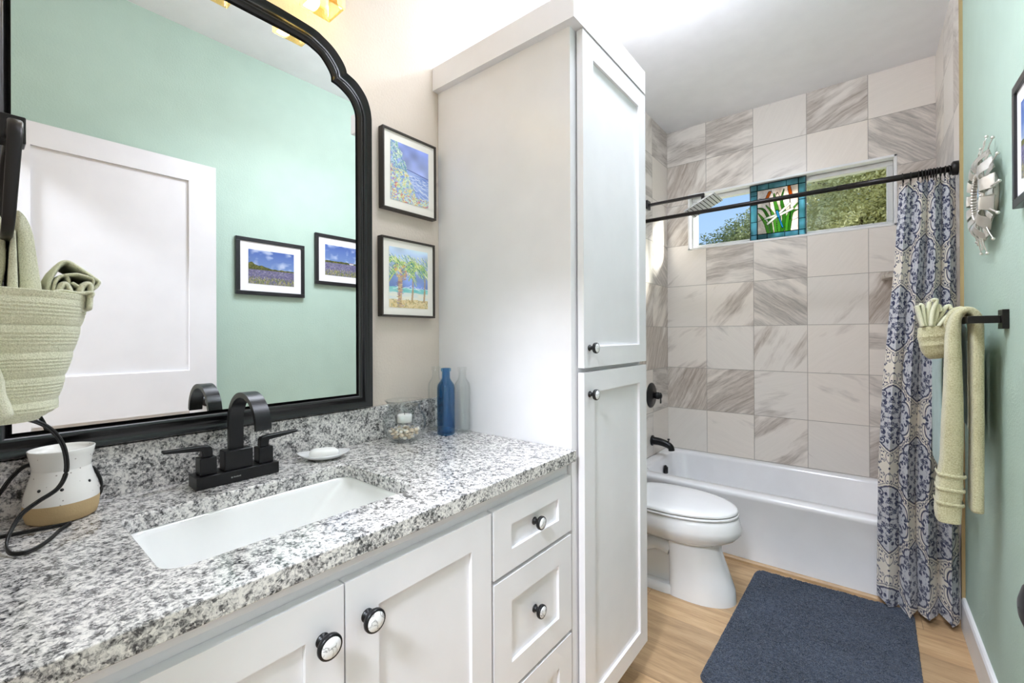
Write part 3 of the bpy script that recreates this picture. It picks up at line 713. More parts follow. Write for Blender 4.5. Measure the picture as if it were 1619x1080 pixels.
def pic_palm():
    h, w_ = 230, 170; im = grad(h, w_, (190, 212, 236), (60, 96, 200)); n = nz(h, w_, 6, 4, 13); im = im * (.85 + .3 * n[..., None])
    yy = np.linspace(0, 1, h)[:, None] * np.ones((1, w_)); 
    for a, c1, c2 in ((.655, (90, 190, 190), (150, 214, 206)), (.74, (240, 236, 214), (214, 226, 226)), (.86, (216, 190, 130), (236, 214, 160))):
        m = yy + .02 * (nz(h, w_, 5, 9, 15) - .5) > a; k = nz(h, w_, 24, 9, 16)[..., None]; t = C(*c1) * (1 - k) + C(*c2) * k; im[m] = t[m]
    dabs(im, 20, lambda x, y: .64 < y < .68, [(250, 252, 252)], (8, 18), (.8, 1.3), 17, 0)
    for x in (.60, .92): stroke(im, [(x, .45), (x - .01, .7), (x - .03, .87)], [2.5, 4], (176, 140, 100))
    stroke(im, [(.27, .50), (.27, .7), (.25, .98)], [9, 8], (196, 158, 110))
    dabs(im, 60, lambda x, y: .2 < x < .33 and .55 < y < .97, [(120, 84, 60), (232, 206, 160), (150, 110, 160)], (4, 7), (.8, 1.4), 18, 0)
    r = np.random.RandomState(4)
    for (cx, cy, L) in ((.33, .30, .36), (.10, .22, .25), (.75, .30, .28), (.62, .26, .3)):
        for k in range(15):
            a = -math.pi * (k / 14.) * 1.15 + .25; pts = [(cx + L * t * math.cos(a), cy + .75 * L * (t * math.sin(a) + .9 * t * t)) for t in (0, .3, .6, .85, 1)]
            for dd in range(3):
                o = r.uniform(-.015, .015, 2); stroke(im, [(p[0] + o[0], p[1] + o[1]) for p in pts], [2.6, 2.2, 1.6, 1.0], [(150, 190, 90), (206, 220, 96), (86, 150, 110), (60, 120, 120)][r.randint(4)], .75)
    dabs(im, 260, lambda x, y: .12 < y < .45, [(228, 234, 140), (130, 180, 110), (70, 130, 130), (244, 244, 210)], (4, 12), (.8, 1.6), 19, .9)
    dabs(im, 70, lambda x, y: abs(x - .28) < .16 and .28 < y < .52, [(226, 160, 70), (188, 128, 84), (140, 110, 170), (240, 206, 110)], (3, 7), (1.4, 2.4), 20)
    dabs(im, 80, lambda x, y: y > .86, [(170, 140, 80), (200, 170, 90), (150, 150, 110)], (3, 8), (.8, 1.5), 21)
    return im
def pic_field(seed, tree=True, barn=False):
    h, w_ = 150, 200; im = grad(h, w_, (84, 110, 178), (156, 184, 218)); n = nz(h, w_, 5, 7, seed); n2 = nz(h, w_, 16, 12, seed + 1)
    c = np.clip((n * .6 + n2 * .4 - .45) * 3.2, 0, 1)[..., None]; im = im * (1 - c * .7) + C(226, 230, 244) * c * .7
    yy = np.linspace(0, 1, h)[:, None] * np.ones((1, w_)); xx = np.linspace(0, 1, w_)[None] * np.ones((h, 1)); hz = .57
    f = nz(h, w_, 40, 30, seed + 2)[..., None]; fld = C(98, 94, 132) * (1 - f) + C(142, 136, 160) * f; m = yy > hz; im[m] = fld[m]
    top = hz - (.20 * np.clip(1 - xx * 1.6, .18, 1) if tree else .05 + 0 * xx) * (.75 + .5 * nz(h, w_, 2, 14, seed + 3)); m = (yy > top) & (yy < hz + .01)
    g = nz(h, w_, 30, 40, seed + 4)[..., None]; tr = C(62, 72, 36) * (1 - g) + C(128, 124, 62) * g; im[m] = tr[m]
    dabs(im, 420, lambda x, y: y > .80, [(122, 130, 70), (166, 160, 100), (90, 110, 60), (190, 184, 130)], (2, 6), (.7, 1.3), seed + 5, 1.5)
    dabs(im, 200, lambda x, y: .6 < y < .85, [(96, 90, 150), (184, 178, 206), (120, 130, 110)], (1, 3), (.7, 1.2), seed + 6)
    if barn: stroke(im, [(.66, .55), (.74, .55)], 4, (236, 236, 240)); stroke(im, [(.66, .53), (.74, .53)], 1.5, (180, 90, 70))
    return im
frame('framed_painting', 'upper painting of flowers above a blue sea, in a thin dark frame beside the mirror', XL, 1, .808, 1.026, 1.628, 1.885, .0065, .024, 'pframe', 'mat_board', pic_ocean(), (.032, .034), 'paintings between mirror and linen cabinet')
frame('framed_painting', 'lower painting of palm trees on a beach, in a thin dark frame beside the mirror', XL, 1, .803, 1.019, 1.288, 1.541, .0065, .024, 'pframe', 'mat_board', pic_palm(), (.030, .030), 'paintings between mirror and linen cabinet')
frame('framed_photograph', 'framed photo of a flowering field with dark trees, nearest the white door', XR, -1, .902, 1.272, 1.459, 1.772, .021, .020, 'frame3', 'mat_white', pic_field(31)[:, ::-1], (.062, .062), 'photographs on the green wall')
frame('framed_photograph', 'framed field photo with streaky clouds, on the green wall beside the metal sunburst mirror', XR, -1, 1.340, 1.722, 1.552, 1.868, .021, .020, 'frame3', 'mat_white', pic_field(47, False, True)[:, ::-1], (.062, .062), 'photographs on the green wall')

# ================================================================== BATHTUB
tb = thing('bathtub', (-.43, 3.0, 0), 'white alcove bathtub with a smooth straight apron under the tiled window wall', 'bathtub')
TX0, TX1, TY0, TY1, TZ = XL + .0075, XR - .0095, 2.622, YB - .0015, .367
def tr(x0, x1, y0, y1, z, r): return [(p[0], p[1], z) for p in rrect(x0, x1, y0, y1, r, 7)]
b = MB()
rings = [tr(TX0, TX1, TY0 + .004, TY1, .001, .004), tr(TX0, TX1, TY0 + .004, TY1, TZ - .035, .004), tr(TX0, TX1, TY0, TY1, TZ - .026, .004), tr(TX0, TX1, TY0, TY1, TZ - .010, .005), tr(TX0, TX1, TY0 + .003, TY1, TZ - .003, .006), tr(TX0, TX1, TY0 + .010, TY1, TZ, .008),
         tr(TX0 + .062, TX1 - .062, TY0 + .085, TY1 - .055, TZ + .0005, .09), tr(TX0 + .070, TX1 - .070, TY0 + .093, TY1 - .063, TZ - .004, .09), tr(TX0 + .078, TX1 - .082, TY0 + .099, TY1 - .068, TZ - .022, .09),
         tr(TX0 + .10, TX1 - .16, TY0 + .125, TY1 - .10, .13, .11), tr(TX0 + .125, TX1 - .21, TY0 + .155, TY1 - .13, .085, .10), tr(TX0 + .17, TX1 - .27, TY0 + .20, TY1 - .17, .07, .08)]
b.loft(rings, True, True); build(b, 'tub_shell', 'acryl', tb, split=50)
ox = TX0 + .088
build(MB().lathe([(.001, .014), (.020, .014), (.031, .009), (.034, .0)], (ox, 3.058, .283), 'X', 28).box(ox + .012, ox + .02, 3.052, 3.064, .262, .305), 'overflow_plate', 'black', tb)
build(MB().lathe([(.001, .006), (.025, .006), (.032, .001)], (TX0 + .24, 3.0, .070), 'Z', 24), 'tub_drain', 'black', tb)

# tub filler spout
sp_ = thing('tub_spout', (XL + .006, 3.05, .47), 'black tub spout with a small diverter knob, on the left tiled wall', 'spout')
b = MB(); cx = XL + .0065; yc, zc = 3.05, .478
b.lathe([(.036, 0), (.037, .006), (.031, .012)], (cx, yc, zc), 'X', 28, cap0=True, cap1=True)
pts = [(cx + .008, yc, zc), (cx + .05, yc, zc - .001), (cx + .09, yc, zc - .008), (cx + .118, yc, zc - .018), (cx + .134, yc, zc - .032), (cx + .138, yc, zc - .052)]
b.tube(spline(pts, 5), [.028 - .007 * min(1, i / 20) for i in range(26)], 20)
build(b, 'spout_body', 'black', sp_)
build(MB().lathe([(.004, 0), (.004, .018), (.009, .020), (.009, .026), (.002, .028)], (cx + .118, yc, zc + .001), n=16, cap1=True), 'diverter_knob', 'black', sp_)
# valve
va = thing('shower_valve', (XL + .006, 3.035, .80), 'round black shower valve plate with a small lever handle', 'shower valve')
build(MB().lathe([(.088, 0), (.088, .006), (.078, .012), (.03, .015), (.028, .020), (.001, .02)], (cx, 3.035, .801), 'X', 40, cap0=True), 'escutcheon', 'black', va)
b = MB().lathe([(.022, .02), (.020, .034), (.025, .037), (.025, .058), (.017, .062), (.016, .076), (.001, .078)], (cx, 3.035, .801), 'X', 28, cap0=True)
b.lathe([(.0055, -.052), (.0055, .022), (.001, .023)], (cx + .069, 3.035, .801), 'Z', 14, cap0=True)
build(b, 'lever_handle', 'black', va)
# shower arm and head
sh = thing('rain_shower_head', (XL + .006, 2.985, 2.13), 'square rain shower head on a straight black wall arm', 'shower head')
b = MB().box(cx, cx + .012, 2.955, 3.015, 2.105, 2.165); b.box(cx + .012, -.80, 2.975, 2.995, 2.125, 2.143); b.box(-.818, -.800, 2.975, 2.995, 2.085, 2.125)
build(b, 'shower_arm', 'bronze', sh, bev=.002)
A, B_, D_ = Vector((-.715, 2.885, 2.103)), Vector((-.712, 3.085, 2.103)), Vector((-.895, 2.885, 2.018))
ux, uy = (B_ - A).normalized(), (D_ - A).normalized(); nn = ux.cross(uy).normalized(); nn = nn if nn.z > 0 else -nn
def plate(b, u0, u1, v0, v1, h0, h1, mi=0):
    P = [A + ux * u + uy * v + nn * h for h in (h0, h1) for u, v in ((u0, v0), (u1, v0), (u1, v1), (u0, v1))]
    b.add(P, [(0, 1, 2, 3), (7, 6, 5, 4), (0, 4, 5, 1), (1, 5, 6, 2), (2, 6, 7, 3), (3, 7, 4, 0)], mi); return b
build(plate(MB(), 0, .2, 0, .2, 0, .009), 'head_plate', 'chrome', sh, bev=.001)
b = MB()
for k in range(9): plate(b, .006, .194, .0105 + k * .0215, .0145 + k * .0215, -.0012, .0002)
build(b, 'nozzle_rows', 'dark', sh)
c_ = A + ux * .1 + uy * .1
build(MB().tube([c_ + nn * .009, c_ + nn * .03, Vector((-.809, 2.985, 2.10))], .011, 12), 'swivel', 'bronze', sh)

# corner shelf
q = MB(); sx, sy = XR - .0085, YB - .0005; n_ = 10
poly = [(sx, sy)] + [(sx - .235 * math.cos(R(90 * k / n_)) ** .8, sy - .235 * math.sin(R(90 * k / n_)) ** .8) for k in range(n_ + 1)]
tag(build(q.prism(poly, 'Z', 1.545, 1.566), 'corner_shelf', 'tile_right', org='base'), 'tiled corner shelf in the shower corner behind the curtain', 'shelf')

# ================================================================== TOILET
to = thing('toilet', (-.75, 2.19, 0), 'white elongated toilet with the lid closed, in front of the tub', 'toilet')
TC = 2.19
def sec(z, xb, xf, hw, n=56, pb=2.6, hb=None):
    xc = xf - hw * 1.55; o = []
    for k in range(n):
        a = 2 * math.pi * k / n; c, s_ = math.cos(a), math.sin(a)
        if c >= 0: x = xc + (xf - xc) * c ** .95; y = hw * math.copysign(abs(s_) ** 1.0, s_)
        else: x = xc + (xc - xb) * -abs(c) ** (2 / pb); y = (hb or hw) * math.copysign(abs(s_) ** (2 / pb), s_) if True else 0
        o.append((x, TC + y, z))
    return o
b = MB()
b.loft([sec(.0, -.735, -.457, .118, pb=6), sec(.06, -.735, -.462, .113, pb=6), sec(.14, -.735, -.490, .108, pb=6), sec(.22, -.735, -.520, .108, pb=6), sec(.262, -.735, -.520, .112, pb=6)], True, True)
b.loft([sec(.245, -.97, -.535, .100), sec(.258, -.985, -.515, .118), sec(.272, -.99, -.490, .145), sec(.292, -.995, -.457, .171), sec(.318, -1.0, -.436, .186), sec(.342, -1.0, -.433, .1895), sec(.375, -1.0, -.444, .184), sec(.388, -1.0, -.449, .181), sec(.391, -1.0, -.454, .176)], True, True)
b.loft([sec(.0, -1.08, -.60, .118, pb=8), sec(.032, -1.08, -.60, .116, pb=8), sec(.040, -1.07, -.61, .108, pb=8)], True, True)
b.loft([sec(.03, -1.06, -.66, .072, pb=5), sec(.16, -1.06, -.66, .072, pb=5), sec(.25, -1.06, -.66, .085, pb=5)], True, True)
b.tube(spline([(-.73, TC - .07, .20), (-.80, TC - .072, .215), (-.88, TC - .072, .17), (-.93, TC - .07, .09), (-.99, TC - .06, .03)], 5), .034, 14)
b.box(-1.165, -.98, TC - .13, TC + .13, .30, .392)
build(b, 'bowl', 'porc', to, split=42)
build(MB().loft([sec(.3935, -.96, -.452, .183), sec(.396, -.965, -.447, .187), sec(.403, -.965, -.447, .187), sec(.4055, -.96, -.452, .183)]), 'seat', 'plastic', to, split=60)
build(MB().loft([sec(.4085, -.96, -.455, .182), sec(.411, -.965, -.450, .1865), sec(.419, -.965, -.450, .1865), sec(.425, -.96, -.456, .181), sec(.4285, -.95, -.475, .165), sec(.430, -.93, -.52, .12)]), 'lid', 'plastic', to, split=60)
b = MB(); b.loft([sec(.391, -.95, -.456, .176), sec(.4085, -.95, -.456, .176)]); build(b, 'gap_shade', 'dark', to)  # dark insert paints the shade in the gaps between rim, seat and lid
build(MB().loft([[(p[0], p[1], z) for p in rrect(x0, x1, y0, y1, .03, 5)] for x0, x1, y0, y1, z in ((-1.168, -.992, TC - .19, TC + .19, .392), (-1.168, -.985, TC - .2, TC + .2, .42), (-1.168, -.975, TC - .215, TC + .215, .72))]), 'tank', 'porc', to, split=60)
build(MB().loft([[(p[0], p[1], z) for p in rrect(-1.172, -.968, TC - .222, TC + .222, .03, 5)] for z in (.7205, .755)]), 'tank_lid', 'porc', to, bev=.004)

# ================================================================== RUG
def rug():
    NL, NR_, FR, FL = Vector((-.464, 1.61)), Vector((.150, 1.66)), Vector((.166, 2.590)), Vector((-.440, 2.556))
    nu, nv = 260, 380; r = np.random.RandomState(5)
    U, V_ = np.meshgrid(np.linspace(-1, 1, nu), np.linspace(-1, 1, nv), indexing='ij')
    # round the corners by remapping the square
    L, Wd, cr = .47, .31, .045
    x, y = U * Wd, V_ * L
    ax, ay = np.abs(x) - (Wd - cr), np.abs(y) - (L - cr); cm = (ax > 0) & (ay > 0); d_ = np.maximum(ax, ay); hyp = np.hypot(ax, ay) + 1e-9
    x = np.where(cm, np.sign(x) * ((Wd - cr) + ax / hyp * d_), x); y = np.where(cm, np.sign(y) * ((L - cr) + ay / hyp * d_), y)
    s_, t = (x / Wd + 1) / 2, (y / L + 1) / 2
    def c(i): return NL[i] * (1 - s_) * (1 - t) + NR_[i] * s_ * (1 - t) + FR[i] * s_ * t + FL[i] * (1 - s_) * t
    P = np.zeros((nu, nv, 3)); P[..., 0] = c(0); P[..., 1] = c(1)
    edge = np.minimum(1 - np.abs(U), (1 - np.abs(V_)) * 1.5); h = .022 * np.clip(edge / .035, 0, 1) ** .5
    n1 = r.rand(nu, nv); n2 = nz(nu, nv, 60, 90, 8); n3 = nz(nu, nv, 9, 12, 9)
    P[..., 2] = .0015 + h * (.50 + .50 * (n1 * .45 + n2 * .40 + n3 * .15))
    P[..., 0] += (r.rand(nu, nv) - .5) * .0028; P[..., 1] += (r.rand(nu, nv) - .5) * .0028
    o = grid_obj('bath_rug', P, 'rug', None, None, False, org=(-.15, 2.1, 0)); return o
tag(rug(), 'slate blue shaggy bath rug on the wood floor in front of the tub', 'rug')

# ================================================================== SHOWER CURTAIN AND ROD
RY, RZ = 2.655, 1.937
rd = thing('shower_curtain_rod', (-.43, RY, RZ), 'long straight black shower curtain rod across the tub alcove', 'curtain rod')
b = MB().tube([(TX0 + .002, RY, RZ), (XR - .012, RY, RZ)], .0118, 20); build(b, 'rod', 'bronze', rd)
b = MB().tube([(-.1, RY, RZ), (XR - .012, RY, RZ)], .0135, 20); build(b, 'outer_tube', 'bronze', rd)
for x, s_ in ((XL + .0065, 1), (XR - .0085, -1)):
    build(MB().lathe([(.030, 0), (.030, s_ * .016), (.022, s_ * .022), (.001, s_ * .022)], (x, RY, RZ), 'X', 28, cap0=True), 'flange', 'bronze', rd)

def curtain_img(px=.37, py=.445, res=.0010):
    """woven paisley medallions: navy line work on cream"""
    w_, h = int(px / res), int(py / res); X, Y = np.meshgrid((np.arange(w_) + .5) * res, (np.arange(h) + .5) * res)
    img = np.ones((h, w_, 3)) * C(232, 225, 212)
    navy, mid, pale = C(42, 48, 80), C(96, 106, 138), C(184, 190, 204)
    ink = np.zeros((h, w_)); tint = np.zeros((h, w_)); soft = np.zeros((h, w_))
    def seg(pts, wd, tgt, cx, cy):
        for sx in (1, -1):
            for sy in (1, -1):
                Q = [(cx + sx * p[0], cy + sy * p[1]) for p in pts]
                for i in range(len(Q) - 1):
                    (ax, ay), (bx, by) = Q[i], Q[i + 1]; m_ = .01 + wd
                    ox = 0
                    x0, x1 = min(ax, bx) - m_, max(ax, bx) + m_; y0, y1 = min(ay, by) - m_, max(ay, by) + m_
                    i0, i1, j0, j1 = int(np.floor(x0 / res)), int(np.ceil(x1 / res)), int(np.floor(y0 / res)), int(np.ceil(y1 / res))
                    ii = np.arange(i0, i1); jj = np.arange(j0, j1); GX, GY = np.meshgrid((ii + .5) * res, (jj + .5) * res)
                    dx, dy = bx - ax, by - ay; t = np.clip(((GX - ax) * dx + (GY - ay) * dy) / (dx * dx + dy * dy + 1e-12), 0, 1)
                    dd = np.hypot(GX - ax - t * dx, GY - ay - t * dy); v = np.clip((wd - dd) / (res * 1.0) + .5, 0, 1)
                    J, I = np.meshgrid(jj % h, ii % w_, indexing='ij'); tgt[J, I] = np.maximum(tgt[J, I], v)
    def spiral(cx, cy, r, turns, a0, s_=1, n=26):
        return [(cx + r * (1 - .85 * k / n) * math.cos(a0 + s_ * 2 * math.pi * turns * k / n), cy + r * (1 - .85 * k / n) * math.sin(a0 + s_ * 2 * math.pi * turns * k / n)) for k in range(n + 1)]
    A1 = spline([(.094, .022, 0), (.100, .030, 0), (.108, .026, 0), (.110, .014, 0), (.103, .006, 0), (.112, .006, 0), (.120, .018, 0), (.121, .038, 0), (.113, .058, 0), (.098, .070, 0), (.080, .072, 0), (.066, .068, 0)], 4)
    A2 = spline([(.084, .072, 0), (.090, .086, 0), (.084, .104, 0), (.068, .116, 0), (.050, .120, 0), (.036, .128, 0), (.020, .138, 0), (.0, .146, 0)], 4)
    A3 = spline([(.050, .120, 0), (.036, .116, 0), (.030, .104, 0), (.038, .094, 0), (.050, .098, 0), (.048, .107, 0), (.042, .105, 0)], 4)
    A4 = [(p[0] * 1.10 + .003, p[1] * 1.08 + .004) for p in A1[16:]]; A5 = [(p[0] * 1.12, p[1] * 1.07 + .003) for p in A2[2:]]
    rr_ = np.random.RandomState(3)
    for cx, cy in ((0, 0), (px / 2, py / 2), (0, py / 2 * 2)):
        if cy >= py: continue
        DX = (X - cx + px / 2) % px - px / 2; DY = (Y - cy + py / 2) % py - py / 2
        ins = (np.abs(DX) / .118) ** 2.3 + (np.abs(DY) / .138) ** 1.8 < 1; tint[ins] = 1
        seg(A1, .0034, ink, cx, cy); seg(A2, .0034, ink, cx, cy); seg(A3, .0030, ink, cx, cy)
        seg(A4, .0013, ink, cx, cy); seg(A5, .0013, ink, cx, cy)
        for t in range(9):                                        # little studs along the outline
            p = A1[16 + t * 3] if 16 + t * 3 < len(A1) else A2[min(len(A2) - 1, (t - 6) * 6)]
            q_ = (p[0] * 1.17 + .004, p[1] * 1.14 + .005); seg(spiral(q_[0], q_[1], .0042, 1, 0, 1, 8), .0016, ink, cx, cy)
        for p in A2[3::4]:
            seg(spiral(p[0] * 1.2 + .003, p[1] * 1.11 + .004, .0040, 1, 0, 1, 8), .0016, ink, cx, cy)
        # cross and flowers inside
        seg([(0, 0), (.040, 0)], .0011, ink, cx, cy); seg([(0, 0), (0, .022)], .0012, ink, cx, cy); seg([(.040, 0), (.034, .006)], .0010, ink, cx, cy)
        for fx_, fy_, fr in ((.0, .0, .0060), (.026, .030, .0075), (.0, .048, .008), (.056, .018, .0065), (.0, .086, .0075), (.034, .066, .0065), (.062, .052, .007), (.016, .106, .005), (.078, .030, .005), (.084, .050, .005)):
            for k in range(5):
                a = 2 * math.pi * k / 5 + .3; seg(spiral(fx_ + fr * math.cos(a), fy_ + fr * math.sin(a), fr * .50, 1, 0, 1, 7), .0013, ink, cx, cy)
            seg([(fx_, fy_), (fx_ + .0004, fy_)], fr * .42, ink, cx, cy)
        for _ in range(20):
            for _t in range(20):
                x, y = rr_.rand() * .10, rr_.rand() * .12
                if (x / .10) ** 2 + (y / .122) ** 2 < 1: break
            seg(spiral(x, y, rr_.uniform(.005, .010), rr_.uniform(.9, 1.4), rr_.rand() * 6.28, rr_.choice([-1, 1]), 16), .0015, ink, cx, cy)
        for _ in range(60):
            x, y = rr_.rand() * .105, rr_.rand() * .125
            if (x / .105) ** 2 + (y / .128) ** 2 < 1: seg([(x, y), (x + .001, y + .001)], rr_.uniform(.0012, .0022), soft, cx, cy)
    for cx, cy in ((px / 2, 0), (0, py / 2)):                     # sprig in the cream gaps
        seg(spline([(0, .02, 0), (.016, .034, 0), (.020, .056, 0), (.010, .07, 0)], 4), .0012, ink, cx, cy)
        seg(spiral(.028, .030, .008, 1.2, 1), .0012, ink, cx, cy); seg([(0, 0), (.001, 0)], .004, ink, cx, cy)
        seg(spiral(.0, .022, .006, 1, 0), .0010, ink, cx, cy)
    img = img * (1 - .62 * tint[..., None]) + pale * .62 * tint[..., None]
    img = img * (1 - .8 * soft[..., None]) + mid * .8 * soft[..., None]
    return img * (1 - ink[..., None]) + navy * ink[..., None], px, py
def curtain():
    img, px, py = curtain_img(); ih_, iw = img.shape[:2]
    ns, nzv = 520, 560; s_ = np.linspace(0, 1, ns); zt, zb = 1.905, .030
    zs = zt + (zb - zt) * np.linspace(0, 1, nzv)
    xl = np.interp(zs, [0, .23, .61, 1.02, 1.535, 1.905], [.040, .043, .048, .066, .108, .128]); xr = .3085
    kx = np.array([0, .27, .50, .76, 1.0]); fold = np.interp(s_, np.linspace(0, 1, 5), np.arange(5))
    P = np.zeros((ns, nzv, 3)); amp_f = np.array([.72, .95, 1.12, .95, .9])
    ph = fold % 1.0; idx = np.clip(fold.astype(int), 0, 3); idx[-1] = 3; ph[-1] = 1.0
    bul = np.sin(math.pi * ph) ** .62; tuck = np.sin(2 * math.pi * ph) * .30
    xn = np.interp(fold - 0 * tuck, np.arange(5), kx); xn = xn + tuck * .055 * 2
    for j, z in enumerate(zs):
        f = (zt - z) / (zt - zb); A_ = np.interp(f, [0, .12, .5, 1], [.034, .050, .074, .094]); yc = np.interp(z, [0, .38, 1.9], [2.604, 2.612, 2.652])
        sway = .006 * np.sin(z * 3.1 + idx * 2.0) + .004 * np.sin(z * 7 + idx)
        P[:, j, 0] = np.clip(xl[j] + (xr - xl[j]) * xn + sway * .6 * np.sin(math.pi * s_), -.1, .3115)
        P[:, j, 1] = yc - A_ * amp_f[idx] * bul * (1 + .08 * np.sin(z * 4 + idx * 1.7)) - .010 * f * np.sin(math.pi * s_)
        P[:, j, 2] = z + .010 * f ** 6 * np.cos(idx * 2.2 + 3 * ph)
    # small gathers at the header
    g = np.exp(-(zt - zs) / .05)[None, :]; P[..., 1] += g * .008 * np.sin(s_ * 2 * math.pi * 11)[:, None]; P[..., 2] += g * .008 * (np.cos(s_ * 2 * math.pi * 11)[:, None] - 1)
    mid_ = P[:, nzv // 2]; arc = np.concatenate([[0], np.cumsum(np.hypot(np.diff(mid_[:, 0]), np.diff(mid_[:, 1])))])
    u = (arc + .12) % px; v = (P[..., 2] - 1.075) % py
    iu = (u / px * iw).astype(int) % iw; iv = (v / py * ih_).astype(int) % ih_
    col = img[iv, iu[:, None].repeat(nzv, 1)]
    o = grid_obj('shower_curtain', P, 'fabric', None, slin(col), True, org=(.18, 2.6, .014)); return o
tag(curtain(), 'cream shower curtain with navy and blue paisley medallions, drawn to the right wall', 'curtain')
for k, x in enumerate((.140, .166, .192, .204, .214, .223, .232, .241, .250, .262, .276, .290)):
    b = MB(); n_ = 24; a_ = (k * 37 % 11 - 5) * .02
    ring = [(x + a_ * .02 * math.sin(2 * math.pi * i / n_), RY + .0205 * math.cos(2 * math.pi * i / n_), RZ - .0055 + .0205 * math.sin(2 * math.pi * i / n_)) for i in range(n_ + 1)]
    b.tube(ring, .0022, 8); b.tube([(x, RY, RZ - .026), (x, RY - .006, RZ - .034), (x, RY - .006, RZ - .044)], .0018, 8)
    tag(build(b, 'curtain_ring', 'bronze', org=(x, RY, RZ)), 'black metal ring bunched on the curtain rod above the shower curtain', 'curtain ring', 'rings bunched at the right end of the curtain rod')

# ================================================================== STAINED GLASS
sg = thing('stained_glass_panel', (-.45, YB + .03, WZ0 + .002), 'stained glass panel of cattails and a dragonfly standing in the window', 'stained glass panel')
def stain():
    h, w_ = 300, 250; n = nz(h, w_, 9, 7, 51); n2 = nz(h, w_, 60, 50, 52)
    im = np.ones((h, w_, 3)) * C(246, 234, 226) * (.88 + .24 * n[..., None]) * (.93 + .12 * n2[..., None])
    LD = (34, 44, 42); g1, g2 = (120, 178, 84), (92, 150, 70)
    def blade(pts, wd, c):
        P = [(p[0], p[1]) for p in spline([(a, b_, 0) for a, b_ in pts], 6)]; L = len(P)
        ws = [max(1.2, wd * math.sin(math.pi * min(1, (.08 + .55 * (1 - i / L)))) ) * (1 - (i / L) ** 3 * .8) for i in range(L)]
        stroke(im, P, [q + 2.0 for q in ws], LD, 1); stroke(im, P, ws, c, 1)
    for pts, wd, c in (([(.27, .97), (.20, .75), (.03, .52)], 10, g1), ([(.36, .97), (.30, .70), (.16, .45), (.02, .40)], 9, g2), ([(.55, .97), (.52, .62), (.44, .30), (.42, .12)], 12, g1), ([(.62, .97), (.66, .60), (.60, .30), (.66, .06)], 11, g2),
                       ([(.72, .97), (.76, .66), (.98, .42)], 10, g1), ([(.78, .97), (.84, .62), (.97, .56)], 8, g2), ([(.46, .97), (.40, .6), (.22, .36)], 8, g1)): blade(pts, wd, c)
    for x0, x1, y in ((.36, .28, .12), (.80, .80, .04)):
        stroke(im, [(x0, .75), (x1, y)], 2.2, LD, 1)
    for cx, cy, t, c in ((.26, .17, -.05, (206, 122, 52)), (.80, .12, .02, (204, 118, 40))):
        stroke(im, [(cx - t, cy - .09), (cx + t, cy + .09)], 11, LD, 1); stroke(im, [(cx - t, cy - .085), (cx + t, cy + .085)], 8.6, c, 1)
    for pts in ([(.50, .10), (.44, .24), (.60, .28), (.50, .10)], [(.5, .10), (.40, .20)], [(.60, .28), (.72, .2)], [(.02, .70), (.16, .66)], [(.84, .78), (.98, .74)], [(.34, .02), (.44, .24)], [(.04, .18), (.20, .22)], [(.88, .2), (.98, .3)]): stroke(im, pts, 1.4, LD, 1)
    for a, b_ in (((.50, .60), (.20, .66)), ((.50, .62), (.26, .78)), ((.54, .58), (.80, .40)), ((.55, .62), (.86, .52))):
        m_ = ((a[0] + b_[0]) / 2, (a[1] + b_[1]) / 2); P = [a, m_, b_]
        stroke(im, P, [9, 9], LD, 1)
        stroke(im, P, [6.6, 6.6], (240, 240, 232), 1)
    stroke(im, [(.49, .52), (.53, .66)], 9, LD, 1); stroke(im, [(.49, .53), (.53, .65)], 6.6, (88, 176, 214), 1)
    stroke(im, [(.54, .68), (.62, .90)], 6, LD, 1); stroke(im, [(.54, .68), (.62, .89)], 3.8, (70, 160, 206), 1)
    return im
h, w_ = 300, 250; im = stain()
gx0, gx1, gz0, gz1 = -.612, -.290, WZ0 + .002, WZ1 - .004; bw = .042
full_ = np.zeros((360, 300, 3)); ph_, pw = 360, 300
bx, bz = int(bw / (gx1 - gx0) * pw), int(bw / (gz1 - gz0) * ph_)
full_[:] = (C(104, 158, 164)[None, None] * (.75 + .5 * nz(ph_, pw, 7, 6, 61)[..., None])); r_ = nz(ph_, pw, 14, 12, 62)[..., None]
full_ = full_ * (1 - r_ * .5) + C(176, 220, 246) * r_ * .5
yy_ = (np.linspace(0, h - 1, ph_ - 2 * bz)).astype(int); xx_ = (np.linspace(0, w_ - 1, pw - 2 * bx)).astype(int)
full_[bz:ph_ - bz, bx:pw - bx] = im[yy_][:, xx_]
L3 = lambda a, b_, wd=2.0: stroke(full_, [a, b_], wd, (34, 44, 42), 1)
fx_, fz_ = bx / pw, bz / ph_
for a, b_ in (((fx_, 0), (fx_, 1)), ((1 - fx_, 0), (1 - fx_, 1)), ((0, fz_), (1, fz_)), ((0, 1 - fz_), (1, 1 - fz_))): L3(a, b_, 2.4)
for t in (.34, .66): L3((t, 0), (t + .0, fz_)); L3((t - .03, 1 - fz_), (t - .03, 1)); L3((0, t), (fx_, t)); L3((1 - fx_, t + .04), (1, t + .04)); L3((0, t * .5 + .02), (fx_, t * .5 + .02))
P = np.zeros((ph_, pw, 3)); P[..., 0] = np.linspace(gx0, gx1, pw)[None]; P[..., 1] = YB + .030; P[..., 2] = np.linspace(gz1, gz0, ph_)[:, None]
grid_obj('glass_pieces', P, 'stain', sg, slin(full_), False, solid=.003)
b = MB(); y0_, y1_ = YB + .026, YB + .037
b.box(gx0 - .003, gx0 + .003, y0_, y1_, gz0, gz1 + .001); b.box(gx1 - .003, gx1 + .003, y0_, y1_, gz0, gz1 + .001); b.box(gx0 + .003, gx1 - .003, y0_, y1_, gz1 - .004, gz1 + .001); b.box(gx0 + .003, gx1 - .003, y0_, y1_, gz0, gz0 + .004)
build(b, 'lead_border', 'lead', sg)

